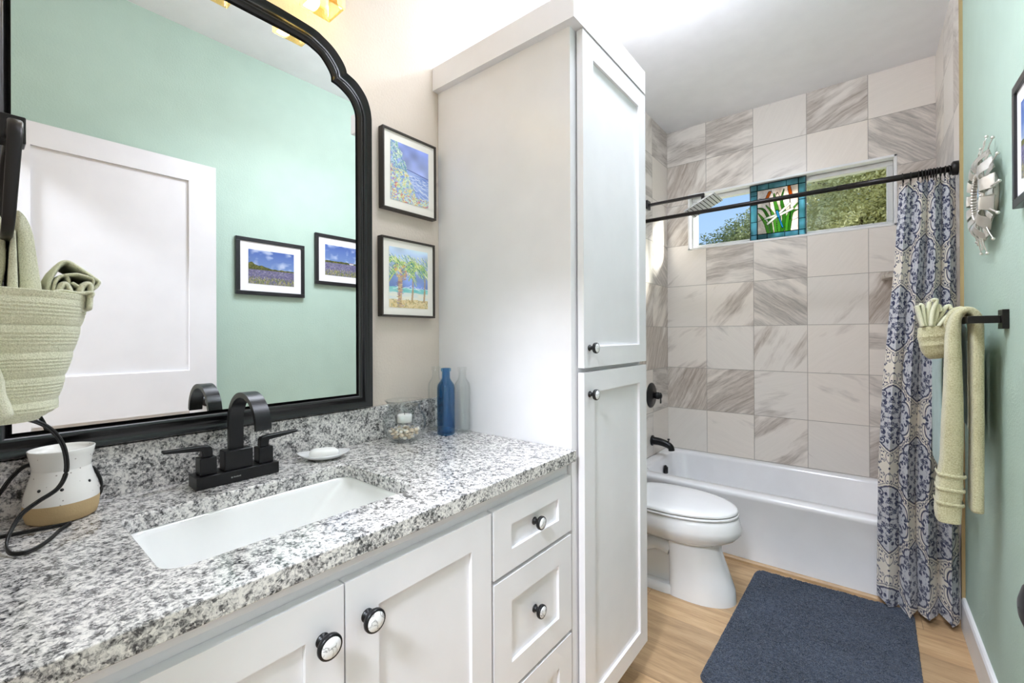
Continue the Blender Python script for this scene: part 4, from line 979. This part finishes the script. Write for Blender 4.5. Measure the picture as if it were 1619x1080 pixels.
# ================================================================== SUNBURST MIRROR
sm_ = thing('sunburst_mirror', (XR, 2.04, 1.665), 'small round wall mirror ringed by curled silver metal strips', 'mirror')
SX, SY, SZ = XR, 2.045, 1.665
build(MB().lathe([(.001, -.034), (.068, -.034), (.070, -.030), (.070, -.001)], (SX, SY, SZ), 'X', 40), 'backing', 'silver', sm_)
build(MB().lathe([(.001, -.0385), (.066, -.0385), (.066, -.034)], (SX, SY, SZ), 'X', 40), 'mirror_glass', 'mirror', sm_)
b = MB(); n_ = 44
for k in range(n_):
    a = 2 * math.pi * k / n_; b.sphere((SX - .040, SY + .0715 * math.cos(a), SZ + .0715 * math.sin(a)), .0052, 8, 6)
b.lathe([(.0765, -.030), (.080, -.036), (.0765, -.041), (.073, -.036), (.0765, -.030)], (SX, SY, SZ), 'X', 44)
build(b, 'beaded_rim', 'silver', sm_)
def petal(a, r0, r1, w0, w1, lift, curl, tip):
    n = 12; rings = []; c, s_ = math.cos(a), math.sin(a)
    for k in range(n + 1):
        t = k / n; r = r0 + (r1 - r0) * t; h = .030 + lift * math.sin(math.pi * min(1, t * 1.05)) - curl * t ** 3
        if tip and t > .8: r = r0 + (r1 - r0) * (.8 + .10 * math.sin((t - .8) * 5 * math.pi)); h += .012 * (t - .8) * 5
        w = (w0 + (w1 - w0) * t) / 2; x = SX - max(.004, h)
        y, z = SY + r * c, SZ + r * s_
        rings.append([(x, y - s_ * w, z + c * w), (x - .0012, y, z), (x, y + s_ * w, z - c * w), (x + .0016, y + s_ * w, z - c * w), (x + .0008, y, z), (x + .0016, y - s_ * w, z + c * w)])
    return MB().loft(rings)
for k in range(13):
    a = 2 * math.pi * k / 13 + .12
    build(petal(a, .070, .150, .026, .046, .022, .022, True), 'petal', 'silver', sm_, split=50)
for k in range(13):
    a = 2 * math.pi * (k + .5) / 13 + .12
    build(petal(a, .066, .172 + .012 * (k % 2), .020, .016, .006, .012, True), 'ray', 'silver', sm_, split=50)
for k in range(13):
    a = 2 * math.pi * (k + .25) / 13 + .12
    r1 = .186; b = petal(a, .066, r1, .006, .0045, .002, .010, False); b.sphere((SX - .020, SY + r1 * math.cos(a), SZ + r1 * math.sin(a)), .005, 8, 6)
    build(b, 'rod_ray', 'silver', sm_)

# ================================================================== TOWEL BAR AND TOWELS (right wall)
tbar = thing('towel_bar', (XR, 2.15, 1.27), 'square dark bronze towel bar on the green wall near the shower curtain', 'towel bar')
for y in (1.895, 2.44):
    build(MB().box(XR - .014, XR - .0005, y - .028, y + .028, 1.240, 1.296), 'wall_plate', 'bronze', tbar, bev=.001)
    build(MB().box(XR - .082, XR - .014, y - .010, y + .010, 1.257, 1.279), 'post', 'bronze', tbar, bev=.001)
build(MB().box(XR - .082, XR - .070, 1.905, 2.43, 1.257, 1.279), 'bar', 'bronze', tbar, bev=.001)
def ribbon(path, th, e0, e1, plane='XZ', n=5, round_=.35, nz_amp=.0015, seed=0, ne=8):
    """thick cloth band: centre line in one plane, extruded along the third axis with soft edges"""
    P = [(p.x, p.y) for p in spline([(a, b_, 0) for a, b_ in path], n)]; L = len(P); r = random.Random(seed)
    th = th if isinstance(th, (list, tuple)) else [th] * len(path); TH = [np.interp(i / (L - 1) * (len(th) - 1), range(len(th)), th) for i in range(L)]
    Nn = []
    for i in range(L):
        q0, q1 = P[max(i - 1, 0)], P[min(i + 1, L - 1)]; tx, ty = q1[0] - q0[0], q1[1] - q0[1]; l = math.hypot(tx, ty) + 1e-9; Nn.append((-ty / l, tx / l))
    rings = []
    for i in range(L):
        (x, y), (nx, ny), t = P[i], Nn[i], TH[i] / 2; ring = []; m = 2 * ne
        for k in range(m):
            a = 2 * math.pi * k / m; c, s_ = math.cos(a), math.sin(a)
            ce = math.copysign(abs(c) ** .35, c); se = math.copysign(abs(s_) ** .8, s_)
            e_ = (e0 + e1) / 2 + (e1 - e0) / 2 * ce; o = t * se + r.uniform(-nz_amp, nz_amp) * .5
            px_, py_ = x + nx * o, y + ny * o
            ring.append((px_, e_, py_) if plane == 'XZ' else (e_, px_, py_))
        rings.append(ring)
    return MB().loft(rings)
ht = ribbon([(.208, .628), (.207, .66), (.209, .70), (.211, .74), (.213, .78), (.216, .83), (.219, .95), (.221, 1.10), (.2215, 1.22), (.228, 1.278), (.2485, 1.300), (.269, 1.283), (.2725, 1.24), (.2725, 1.1), (.272, .9), (.271, .78), (.270, .672)],
            [.058, .064, .060, .064, .058, .052, .050, .040, .034, .026, .024, .026, .030, .030, .030, .030, .031], 1.925, 2.02, n=6, seed=2)
t_ = thing('hand_towel', (.24, 1.97, .62), 'sage green hand towel folded over the near end of the towel bar', 'towel', 'towels on the towel bar')
build(ht, 'towel_body', 'towel2', t_, sub=1)
for z in (.690, .735, .780):
    b = MB(); rings = []
    for k in range(24):
        a = 2 * math.pi * k / 24; c, s_ = math.cos(a), math.sin(a)
        rings.append((.2095 + (z - .69) * .05 + .0325 * math.copysign(abs(c) ** .8, c), 1.9725 + .0485 * math.copysign(abs(s_) ** .35, s_)))
    b.loft([[(p[0] * 1, p[1], z + h) for p in [( .2095 + (z - .69) * .05 + (q_[0] - (.2095 + (z - .69) * .05)) * k_, 1.9725 + (q_[1] - 1.9725) * k_) for q_ in rings]] for h, k_ in ((-.006, .98), (-.003, 1.04), (.003, 1.04), (.006, .98))], False, False)
    build(b, 'woven_band', 'towel2', t_)
# bath towel hanging behind it
t_ = thing('bath_towel', (.24, 2.2, .7), 'pale aqua bath towel hanging behind the sage towels on the bar', 'towel', 'towels on the towel bar')
bt = ribbon([(.214, .74), (.213, .95), (.215, 1.15), (.228, 1.268), (.2495, 1.291), (.270, 1.268), (.291, 1.15), (.298, 1.02), (.300, .885)], [.014, .014, .014, .012, .012, .012, .014, .014, .014], 2.155, 2.40, n=6, seed=4)
build(bt, 'towel_body', 'bath', t_, sub=1)
# washcloth folded as a pocket with a fan
t_ = thing('fan_folded_towel', (.19, 2.08, 1.13), 'sage green towel folded into a banded pocket with a pleated fan on top', 'towel', 'towels on the towel bar')
b = MB(); rings = []
for z, xl_, hw in ((1.142, .178, .012), (1.150, .165, .030), (1.168, .156, .034), (1.183, .151, .036), (1.189, .149, .040), (1.194, .150, .037), (1.212, .146, .036), (1.218, .1445, .040), (1.224, .145, .037), (1.240, .1455, .035), (1.252, .146, .034), (1.2545, .149, .030)):
    xr_ = .232; cxx = (xl_ + xr_) / 2; hx = (xr_ - xl_) / 2
    rings.append([(cxx + hx * math.copysign(abs(math.cos(a)) ** .7, math.cos(a)), 2.078 + hw * math.copysign(abs(math.sin(a)) ** .7, math.sin(a)), z + .006 * math.cos(a)) for a in [2 * math.pi * k / 28 for k in range(28)]])
b.loft(rings); build(b, 'pocket', 'towel2', t_, sub=1)
b = ribbon([(.222, 1.235), (.214, 1.262), (.228, 1.296), (.248, 1.309), (.270, 1.290), (.278, 1.24), (.279, 1.12), (.279, 1.0), (.279, .90)], [.016, .018, .017, .016, .015, .014, .016, .016, .016], 2.03, 2.13, n=6, seed=9)
build(b, 'strap_over_bar', 'towel2', t_, sub=1)
fan = [[(.158, 1.25), (.150, 1.29), (.143, 1.325)], [(.165, 1.25), (.160, 1.29), (.158, 1.322), (.150, 1.327)], [(.172, 1.25), (.172, 1.30), (.178, 1.338)], [(.178, 1.25), (.182, 1.30), (.192, 1.338), (.180, 1.341)], [(.184, 1.25), (.192, 1.29), (.197, 1.325), (.203, 1.30)],
       [(.190, 1.25), (.205, 1.29), (.222, 1.322), (.229, 1.308)], [(.196, 1.25), (.212, 1.278), (.226, 1.292), (.231, 1.306)], [(.205, 1.25), (.220, 1.27), (.236, 1.276)]]
for k, f_ in enumerate(fan):
    y_ = 2.06 + (k % 3) * .012; build(ribbon(f_, .0125, y_ - .022, y_ + .034, n=6, seed=k), 'fan_pleat', 'towel', t_, sub=1)

# ================================================================== TOWEL RING AND TOWELS (near wall, left)
tr_ = thing('towel_ring', (-.90, Y0, 1.51), 'black towel ring on a square post at the left end of the vanity', 'towel ring')
build(MB().box(-.925, -.875, Y0 + .0005, Y0 + .012, 1.485, 1.535), 'wall_plate', 'bronze', tr_, bev=.001)
build(MB().box(-.912, -.882, Y0 + .012, .050, 1.487, 1.523), 'post', 'bronze', tr_, bev=.0015)
b = MB(); loop = rrect(-.985, -.795, 1.352, 1.494, .030, 6); loop = loop + [loop[0]]
pts = [(p[0], .0305 + (p[1] - 1.36) * .05, p[1]) for p in loop]
rings = []; n_ = len(pts) - 1
for i in range(n_):
    p = Vector(pts[i]); t = (Vector(pts[(i + 1) % n_]) - Vector(pts[i - 1])).normalized(); o = t.cross(Vector((0, 1, 0))).normalized(); ay = Vector((0, 1, 0)); hw = .0056 + .0016 * (p.z - 1.36) / .15
    rings.append([p + o * (.0034 * math.cos(a)) + ay * (hw * math.copysign(abs(math.sin(a)) ** .6, math.sin(a))) for a in [2 * math.pi * k / 14 for k in range(14)]])
b.loft(rings, close=True); build(b, 'ring', 'bronze', tr_)
t_ = thing('pocket_folded_towel', (-.89, .06, 1.12), 'pale sage hand towel folded into a pocket, hanging from the towel ring', 'towel')
def lobe(poly, xa, xb, name):
    P = [(p.x, p.y) for p in spline([(a, b_, 0) for a, b_ in poly], 4, True)]
    cy_, cz_ = sum(p[0] for p in P) / len(P), sum(p[1] for p in P) / len(P); rings = []
    for x, k in ((xa, .55), (xa - .004, .86), (xa - .011, 1), ((xa + xb) / 2, 1.0), (xb + .011, 1), (xb + .004, .86), (xb, .55)):
        sh_ = .003; rings.append([(x, cy_ + (p[0] - cy_) * (k if abs(k - 1) < .01 else 1 - (1 - k) * .5), cz_ + (p[1] - cz_) * (1 - (1 - k) * .10)) for p in P])
    return build(MB().loft(rings), name, 'towel', t_)
lobe([(.0385, 1.387), (.043, 1.386), (.049, 1.376), (.0535, 1.360), (.056, 1.340), (.059, 1.311), (.063, 1.27), (.060, 1.24), (.042, 1.24), (.041, 1.301), (.0395, 1.333), (.039, 1.366)], -.835, -.95, 'outer_fold')
lobe([(.0345, 1.355), (.0375, 1.362), (.0385, 1.35), (.0395, 1.317), (.0405, 1.27), (.040, 1.24), (.031, 1.24), (.032, 1.309)], -.828, -.95, 'middle_fold')
lobe([(.012, 1.386), (.0225, 1.386), (.0285, 1.372), (.0305, 1.344), (.0305, 1.316), (.0275, 1.29), (.026, 1.24), (.006, 1.24), (.004, 1.33)], -.845, -.96, 'inner_fold')
b = MB(); rings = []
def pk(z): return float(np.interp(z, [1.120, 1.126, 1.131, 1.146, 1.163, 1.177, 1.194, 1.213, 1.229, 1.251, 1.269, 1.275], [.060, .069, .0765, .078, .082, .085, .0895, .094, .098, .103, .1075, .1065]))
for z in np.linspace(1.119, 1.276, 150):
    yr = pk(z); q_ = abs(math.sin((z - 1.113) * math.pi / .031)); rib = .0034 * q_ ** .35 + .0007 * math.sin(z * 1500) * (q_ > .62) ; taper = 1 if z > 1.135 else (.55 + .45 * ((z - 1.118) / .017) ** .6)
    yl = -.035; hx = (.080 + .012 * (z - 1.12) / .15) * (.92 + .08 * taper) + rib; cy_ = (yl + yr) / 2; hy = (yr - yl) / 2 + rib * .6
    rings.append([(-.895 + hx * math.copysign(abs(math.cos(a)) ** .55, math.cos(a)), cy_ + hy * math.copysign(abs(math.sin(a)) ** .75, math.sin(a)), z - .055 * (cy_ + hy * math.sin(a) - .03) * (z > 1.2) * (z - 1.2) / .07 + .010 * (z > 1.2) * (z - 1.2) / .07) for a in [2 * math.pi * k / 48 for k in range(48)]])
b.loft(rings); build(b, 'pocket_wrap', 'towel', t_)
lobe([(-.03, 1.26), (.010, 1.225), (.026, 1.182), (.029, 1.158), (.0335, 1.141), (.030, 1.128), (-.02, 1.125)], -.795, -.86, 'side_fold')
t_ = thing('folded_washcloth', (-.88, .09, 1.27), 'pale sage washcloth folded and tucked into the hanging towel pocket', 'washcloth')
for k, (pth, th) in enumerate((([(.066, 1.262), (.068, 1.297), (.075, 1.318), (.084, 1.329), (.095, 1.323), (.110, 1.311), (.117, 1.303), (.110, 1.293)], .007), ([(.071, 1.262), (.073, 1.296), (.079, 1.308), (.086, 1.305), (.086, 1.270)], .006),
        ([(.081, 1.309), (.094, 1.312), (.108, 1.308), (.110, 1.302), (.107, 1.290)], .0055), ([(.088, 1.300), (.098, 1.292), (.104, 1.280)], .006), ([(.0745, 1.262), (.0775, 1.290), (.083, 1.297), (.090, 1.276), (.091, 1.262)], .0085), ([(.094, 1.262), (.097, 1.292), (.106, 1.297), (.1045, 1.262)], .0085), ([(.0675, 1.272), (.071, 1.284), (.080, 1.287), (.094, 1.285), (.107, 1.287), (.106, 1.281)], .0065))):
    build(ribbon(pth, th, -.965 + .006 * k, -.842 + .004 * k, 'YZ', n=6, seed=20 + k, nz_amp=.0008), 'fold_layer', 'towel', t_, sub=1)

# ================================================================== WAX WARMER
WCX, WCY, WZ = -1.103, .104, VT + .0006
ww = thing('wax_warmer', (WCX, WCY, WZ), 'small speckled cream ceramic wax warmer with a tan clay foot and black cord', 'wax warmer')
def wlathe(prof): return MB().lathe(prof, (WCX, WCY, WZ), n=56)
build(wlathe([(.001, 0), (.040, 0), (.0445, .003), (.0472, .014), (.0484, .026), (.0482, .0325)]), 'clay_foot', 'terra', ww, label='unglazed tan clay foot')
build(wlathe([(.0483, .0326), (.0478, .040), (.0455, .053), (.0415, .068), (.0385, .080), (.0376, .0865), (.0370, .0875), (.0372, .0885), (.0378, .094), (.0392, .104), (.0412, .113), (.0428, .1205), (.0425, .1222), (.0412, .1222), (.0395, .118), (.036, .113), (.020, .1095), (.001, .109)]), 'glazed_body', 'glaze', ww)
def wr_at(h): return float(np.interp(h, [.0326, .040, .053, .068, .080], [.0483, .0478, .0455, .0415, .0385]))
for ang, h in ((-6, .058), (-44, .060), (46, .062), (120, .06), (170, .06)):
    a = R(ang); r0 = wr_at(h) - .001; cx_, cy_ = WCX + r0 * math.cos(a), WCY + r0 * math.sin(a); t1 = Vector((-math.sin(a), math.cos(a), 0)); nr = Vector((math.cos(a), math.sin(a), -.0)); up_ = Vector((-.25 * math.cos(a), -.25 * math.sin(a), 1)).normalized()
    ring = lambda o, r_: [Vector((cx_, cy_, WZ + h)) + nr * o + t1 * (r_ * math.cos(q)) + up_ * (r_ * math.sin(q)) for q in [2 * math.pi * k / 14 for k in range(14)]]
    build(MB().loft([ring(-.002, .0025), ring(.0014, .0025)]), 'vent_hole', 'dark', ww)
cord = [(-1.02, -.035, 1.118), (-1.02, .012, 1.112), (-1.02, .03, 1.108), (-1.02, .056, 1.099), (-1.02, .076, 1.086), (-1.02, .090, 1.067), (-1.02, .099, 1.041), (-1.022, .101, 1.006), (-1.02, .091, .981), (-1.016, .069, .967), (-1.01, .052, .955), (-1.00, .041, .938), (-.985, .035, .922), (-.962, .038, .914), (-.950, .052, .9135), (-.964, .068, .9135), (-.99, .082, .9135), (-1.019, .094, .9135), (-1.040, .108, .9135)]
def twin(pts, r=.0018, off=.0016):
    P = spline(pts, 6); b = MB(); A_, B2 = [], []
    for i, p in enumerate(P):
        t = (P[min(i + 1, len(P) - 1)] - P[max(i - 1, 0)]).normalized(); o = Vector((0, 0, 1)) - t * t.z
        if o.length < .2: o = Vector((0, 1, 0)) - t * t.y
        o = o.normalized() * off; A_.append(p + o); B2.append(p - o)
    b.tube(A_, r, 8); b.tube(B2, r, 8); return b
bb = twin(cord); build(bb, 'power_cord', 'rubber', ww)
b = twin([(-1.148, .092, .992), (-1.152, .066, 1.000), (-1.150, .048, .985), (-1.148, .032, .958), (-1.140, .015, .932), (-1.125, -.01, .916), (-1.10, -.03, .9145)]); build(b, 'power_cord', 'rubber', ww)
b = twin([(-1.151, .120, .985), (-1.146, .146, .980), (-1.138, .156, .962), (-1.132, .159, .940), (-1.130, .150, .922), (-1.12, .13, .9145)]); build(b, 'power_cord', 'rubber', ww)
b = twin([(-1.085, -.045, .9145), (-1.068, .0, .9145), (-1.052, .03, .9145), (-1.046, .06, .9145), (-1.040, .088, .9145), (-1.036, .108, .9145)]); build(b, 'power_cord', 'rubber', ww)

# ================================================================== SOAP DISH AND SOAP
def leaf(cx, cy, ang, L, Wd, z, k=1.0, n=40, p=1.25):
    o = []
    for i in range(n):
        a = 2 * math.pi * i / n; c, s_ = math.cos(a), math.sin(a); x = L / 2 * k * math.copysign(abs(c) ** 1.0, c); y = Wd / 2 * k * math.copysign(abs(s_) ** p, s_)
        o.append((cx + x * math.cos(ang) - y * math.sin(ang), cy + x * math.sin(ang) + y * math.cos(ang), z + (.006 * abs(c) ** 3 if k > .9 else 0)))
    return o
sc_, sa = (-1.092, .578), R(57)
z0 = VT + .0008
b = MB().loft([leaf(*sc_, sa, .128, .082, z, k) for z, k in ((z0, .45), (z0 + .001, .62), (z0 + .009, .96), (z0 + .0125, 1.0), (z0 + .0135, .985), (z0 + .010, .90), (z0 + .0045, .60), (z0 + .004, .40))])
tag(build(b, 'soap_dish', 'porc', org='base'), 'white leaf-shaped soap dish on the counter beside the faucet', 'soap dish')
b = MB().loft([leaf(sc_[0], sc_[1], sa, .080, .050, z, k * .899, p=.85) for z, k in ((z0 + .0058, .75), (z0 + .008, .95), (z0 + .014, 1.0), (z0 + .020, .96), (z0 + .0245, .78), (z0 + .026, .5))])
tag(build(b, 'soap_bar', 'soap', org='base'), 'white oval bar of soap lying in the soap dish', 'soap')

# ================================================================== GLASS BOWL, CANDLE, SHELLS
GX, GY = -1.082, .826
gb = thing('glass_bowl', (GX, GY, VT + .0005), 'round clear glass bowl of seashells with a candle cup hanging in its neck', 'bowl')
gp = [(.001, .0), (.032, .0), (.040, .004), (.056, .022), (.0645, .048), (.0635, .068), (.056, .088), (.048, .101), (.0465, .106), (.050, .114), (.0575, .124)]
gi = [(.0565, .1245), (.0490, .1145), (.0448, .106), (.0462, .1005), (.0540, .0875), (.0615, .068), (.0625, .048), (.0542, .0235), (.038, .0065), (.001, .0060)]
build(MB().lathe(gp + gi, (GX, GY, VT + .0005), n=56), 'bowl_body', 'glass', gb)
cp = [(.001, .052), (.022, .052), (.027, .057), (.030, .075), (.031, .096), (.0435, .1075), (.0435, .1095), (.0300, .099), (.0288, .076), (.0255, .060), (.001, .0565)]
build(MB().lathe(cp, (GX, GY, VT + .0005), n=40), 'candle_cup', 'thing_glass', gb)
cn = thing('votive_candle', (GX, GY, VT + .058), 'small white votive candle inside the glass bowl', 'candle')
build(MB().lathe([(.001, 0), (.021, 0), (.0215, .002), (.0215, .021), (.020, .023), (.004, .0215), (.001, .0215)], (GX, GY, VT + .058), n=28), 'wax_body', 'wax', cn)
build(MB().tube([(GX, GY, VT + .0795), (GX + .001, GY, VT + .088)], .0008, 6), 'wick', 'dark', cn)
r = random.Random(11); placed = []
for k in range(72):
    kind = k % 3
    for _ in range(300):
        lvl = r.choice([0, 0, 1, 1, 2, 2]); zc_ = VT + .0155 + lvl * .0098; rm = (.030, .041, .046)[lvl]; a = r.uniform(0, 6.283); q_ = rm * math.sqrt(r.random()); p = Vector((GX + q_ * math.cos(a), GY + q_ * math.sin(a), zc_))
        if all((p - o_).length > .0098 for o_ in placed): break
    else: continue
    placed.append(p); b = MB(); rot = Matrix.Rotation(r.uniform(0, 6.28), 3, 'Z') @ Matrix.Rotation(r.uniform(-.7, .7), 3, 'X'); sc = r.uniform(.8, 1.05)
    if kind == 0:                                                 # spiral whelk
        rings = []
        for i in range(14):
            t = i / 13; rad = (.0048 * math.sin(math.pi * (.12 + .80 * (1 - t) ** .8)) + .0004 + .0007 * (i % 2)) * sc; rings.append([p + rot @ Vector((rad * math.cos(q), rad * math.sin(q), 0)) + rot @ Vector((0, 0, (t - .5) * .0150 * sc)) for q in [2 * math.pi * j / 12 for j in range(12)]])
        rot2 = rot; b.loft(rings)
        c0 = p; RM = Matrix.Rotation(1.35, 3, 'X'); b.v = [tuple(c0 + RM @ (Vector(v) - c0)) for v in b.v]
    elif kind == 1:                                               # ribbed scallop
        n = 18; rim = []
        for i in range(n + 1):
            a = -1.15 + 2.3 * i / n; rr2 = .0078 * sc * (1 + .04 * (i % 2)); rim.append(p + rot @ Vector((rr2 * math.sin(a), rr2 * math.cos(a) - .004, .0)))
        top_ = [p + rot @ Vector(((rot.inverted() @ (q - p)).x * .55, (rot.inverted() @ (q - p)).y * .55 - .001, .0026 + .0004 * (i % 2))) for i, q in enumerate(rim)]
        hinge = p + rot @ Vector((0, -.0048 * sc, .0008)); vs = rim + top_ + [hinge, p + rot @ Vector((0, 0, -.0006))]; fs = []
        for i in range(n): fs += [(i, i + 1, n + 1 + i + 1, n + 1 + i), (n + 1 + i, n + 2 + i, 2 * n + 2), (i + 1, i, 2 * n + 3)]
        fs += [(0, n + 1, 2 * n + 2, 2 * n + 3), (n, 2 * n + 3, 2 * n + 2, 2 * n + 1)]
        b.add(vs, fs, 0, True)
    else:                                                         # smooth cowrie
        rings = []
        for i in range(9):
            t = math.pi * (i + .05) / 8.1; rings.append([p + rot @ Vector((.0068 * sc * math.cos(t), .0050 * sc * math.sin(t) * math.cos(q), .0042 * sc * math.sin(t) * math.sin(q))) for q in [2 * math.pi * j / 12 for j in range(12)]])
        b.loft(rings)
    nm = ('spiral_seashell', 'scallop_seashell', 'cowrie_seashell')[kind]
    tag(build(b, nm, ('shell', 'shell', 'shell2')[kind], org='base', split=60), ('small tan spiral shell in the glass bowl', 'small tan ribbed scallop shell in the glass bowl', 'small smooth white shell in the glass bowl')[kind], 'seashell', ('spiral shells in the glass bowl', 'scallop shells in the glass bowl', 'smooth white shells in the glass bowl')[kind])

# ================================================================== BOTTLES
def bottle(x, y, r, H_, m, label, group=None):
    o = [(.001, .003), (r * .85, 0), (r, .004), (r, H_ * .70), (r * .93, H_ * .75), (r * .62, H_ * .81), (r * .47, H_ * .85), (r * .455, H_ * .95), (r * .56, H_ * .953), (r * .57, H_ * .995), (r * .50, H_)]
    t = .0022; i_ = [(r * .38, H_), (r * .36, H_ * .95), (r * .37, H_ * .85), (r * .53, H_ * .805), (r * .86, H_ * .745), (r - t, H_ * .70), (r - t, .008), (r * .7, .006), (.001, .006)]
    tag(build(MB().lathe(o + i_, (x, y, VT + .0005), n=44), 'glass_bottle', m, org=(x, y, VT)), label, 'bottle', group)
bottle(-1.050, .965, .0285, .213, 'blueglass', 'cobalt blue glass bottle at the end of the counter')
bottle(-1.036, 1.0245, .0262, .213, 'thing_glass', 'clear glass bottle against the tall cabinet, behind and right of the blue bottle')
bottle(-1.127, .990, .0262, .213, 'thing_glass', 'clear glass bottle near the backsplash, behind and left of the blue bottle')

# ================================================================== OUTSIDE THE WINDOW
struct(MB().box(-20, 16, YB + .13, 30, -.65, -.6), 'ground_outside', 'grass')
M['leaf2'] = leafmat('dark_leaves', (70, 82, 54), (128, 138, 92))
def tree(x, y, zc, rx, rz, n, label, seed, lm='leaf', ls=(.016, .034)):
    r = random.Random(seed); t_ = thing('tree', (x, y, -.6), label, 'tree')
    b = MB().tube([(x, y, -.6), (x + .1, y, zc * .5), (x, y + .1, zc)], [.14, .10, .05], 10)
    for k in range(7):
        a = r.uniform(0, 6.28); b.tube([(x, y, zc * .55 + .1 * k), (x + rx * .45 * math.cos(a), y + rx * .45 * math.sin(a), zc + r.uniform(-.3, .5)), (x + rx * .85 * math.cos(a), y + rx * .85 * math.sin(a), zc + r.uniform(0, .7) * rz)], [.05, .03, .01], 6)
    build(b, 'trunk', 'bark', t_)
    cl = [(x + r.gauss(0, .5) * rx, y + r.gauss(0, .45) * rx, zc + r.gauss(0, .5) * rz, r.uniform(.22, .46) * min(rx, 1.2)) for _ in range(90)]; m = MB()
    for _ in range(n):
        c = r.choice(cl); v = Vector((r.gauss(0, 1), r.gauss(0, 1), r.gauss(0, 1))).normalized() * c[3] * r.random() ** .33; p = Vector(c[:3]) + v
        d = Vector((r.gauss(0, 1), r.gauss(0, 1), r.gauss(0, .6))).normalized(); e_ = d.orthogonal().normalized(); s_ = r.uniform(*ls)
        m.add([p - d * s_, p + e_ * s_ * .45, p + d * s_, p - e_ * s_ * .45], [(0, 1, 2, 3)])
    o = build(m, 'foliage', lm, t_); o['kind'] = 'stuff'
tree(.20, 7.6, 2.95, .95, .95, 90000, 'leafy olive-green tree filling the right half of the window view', 3)
tree(-1.95, 10.4, 2.95, .75, .75, 16000, 'sparser dark tree against the blue sky in the left part of the window view', 8, 'leaf2', (.02, .04))
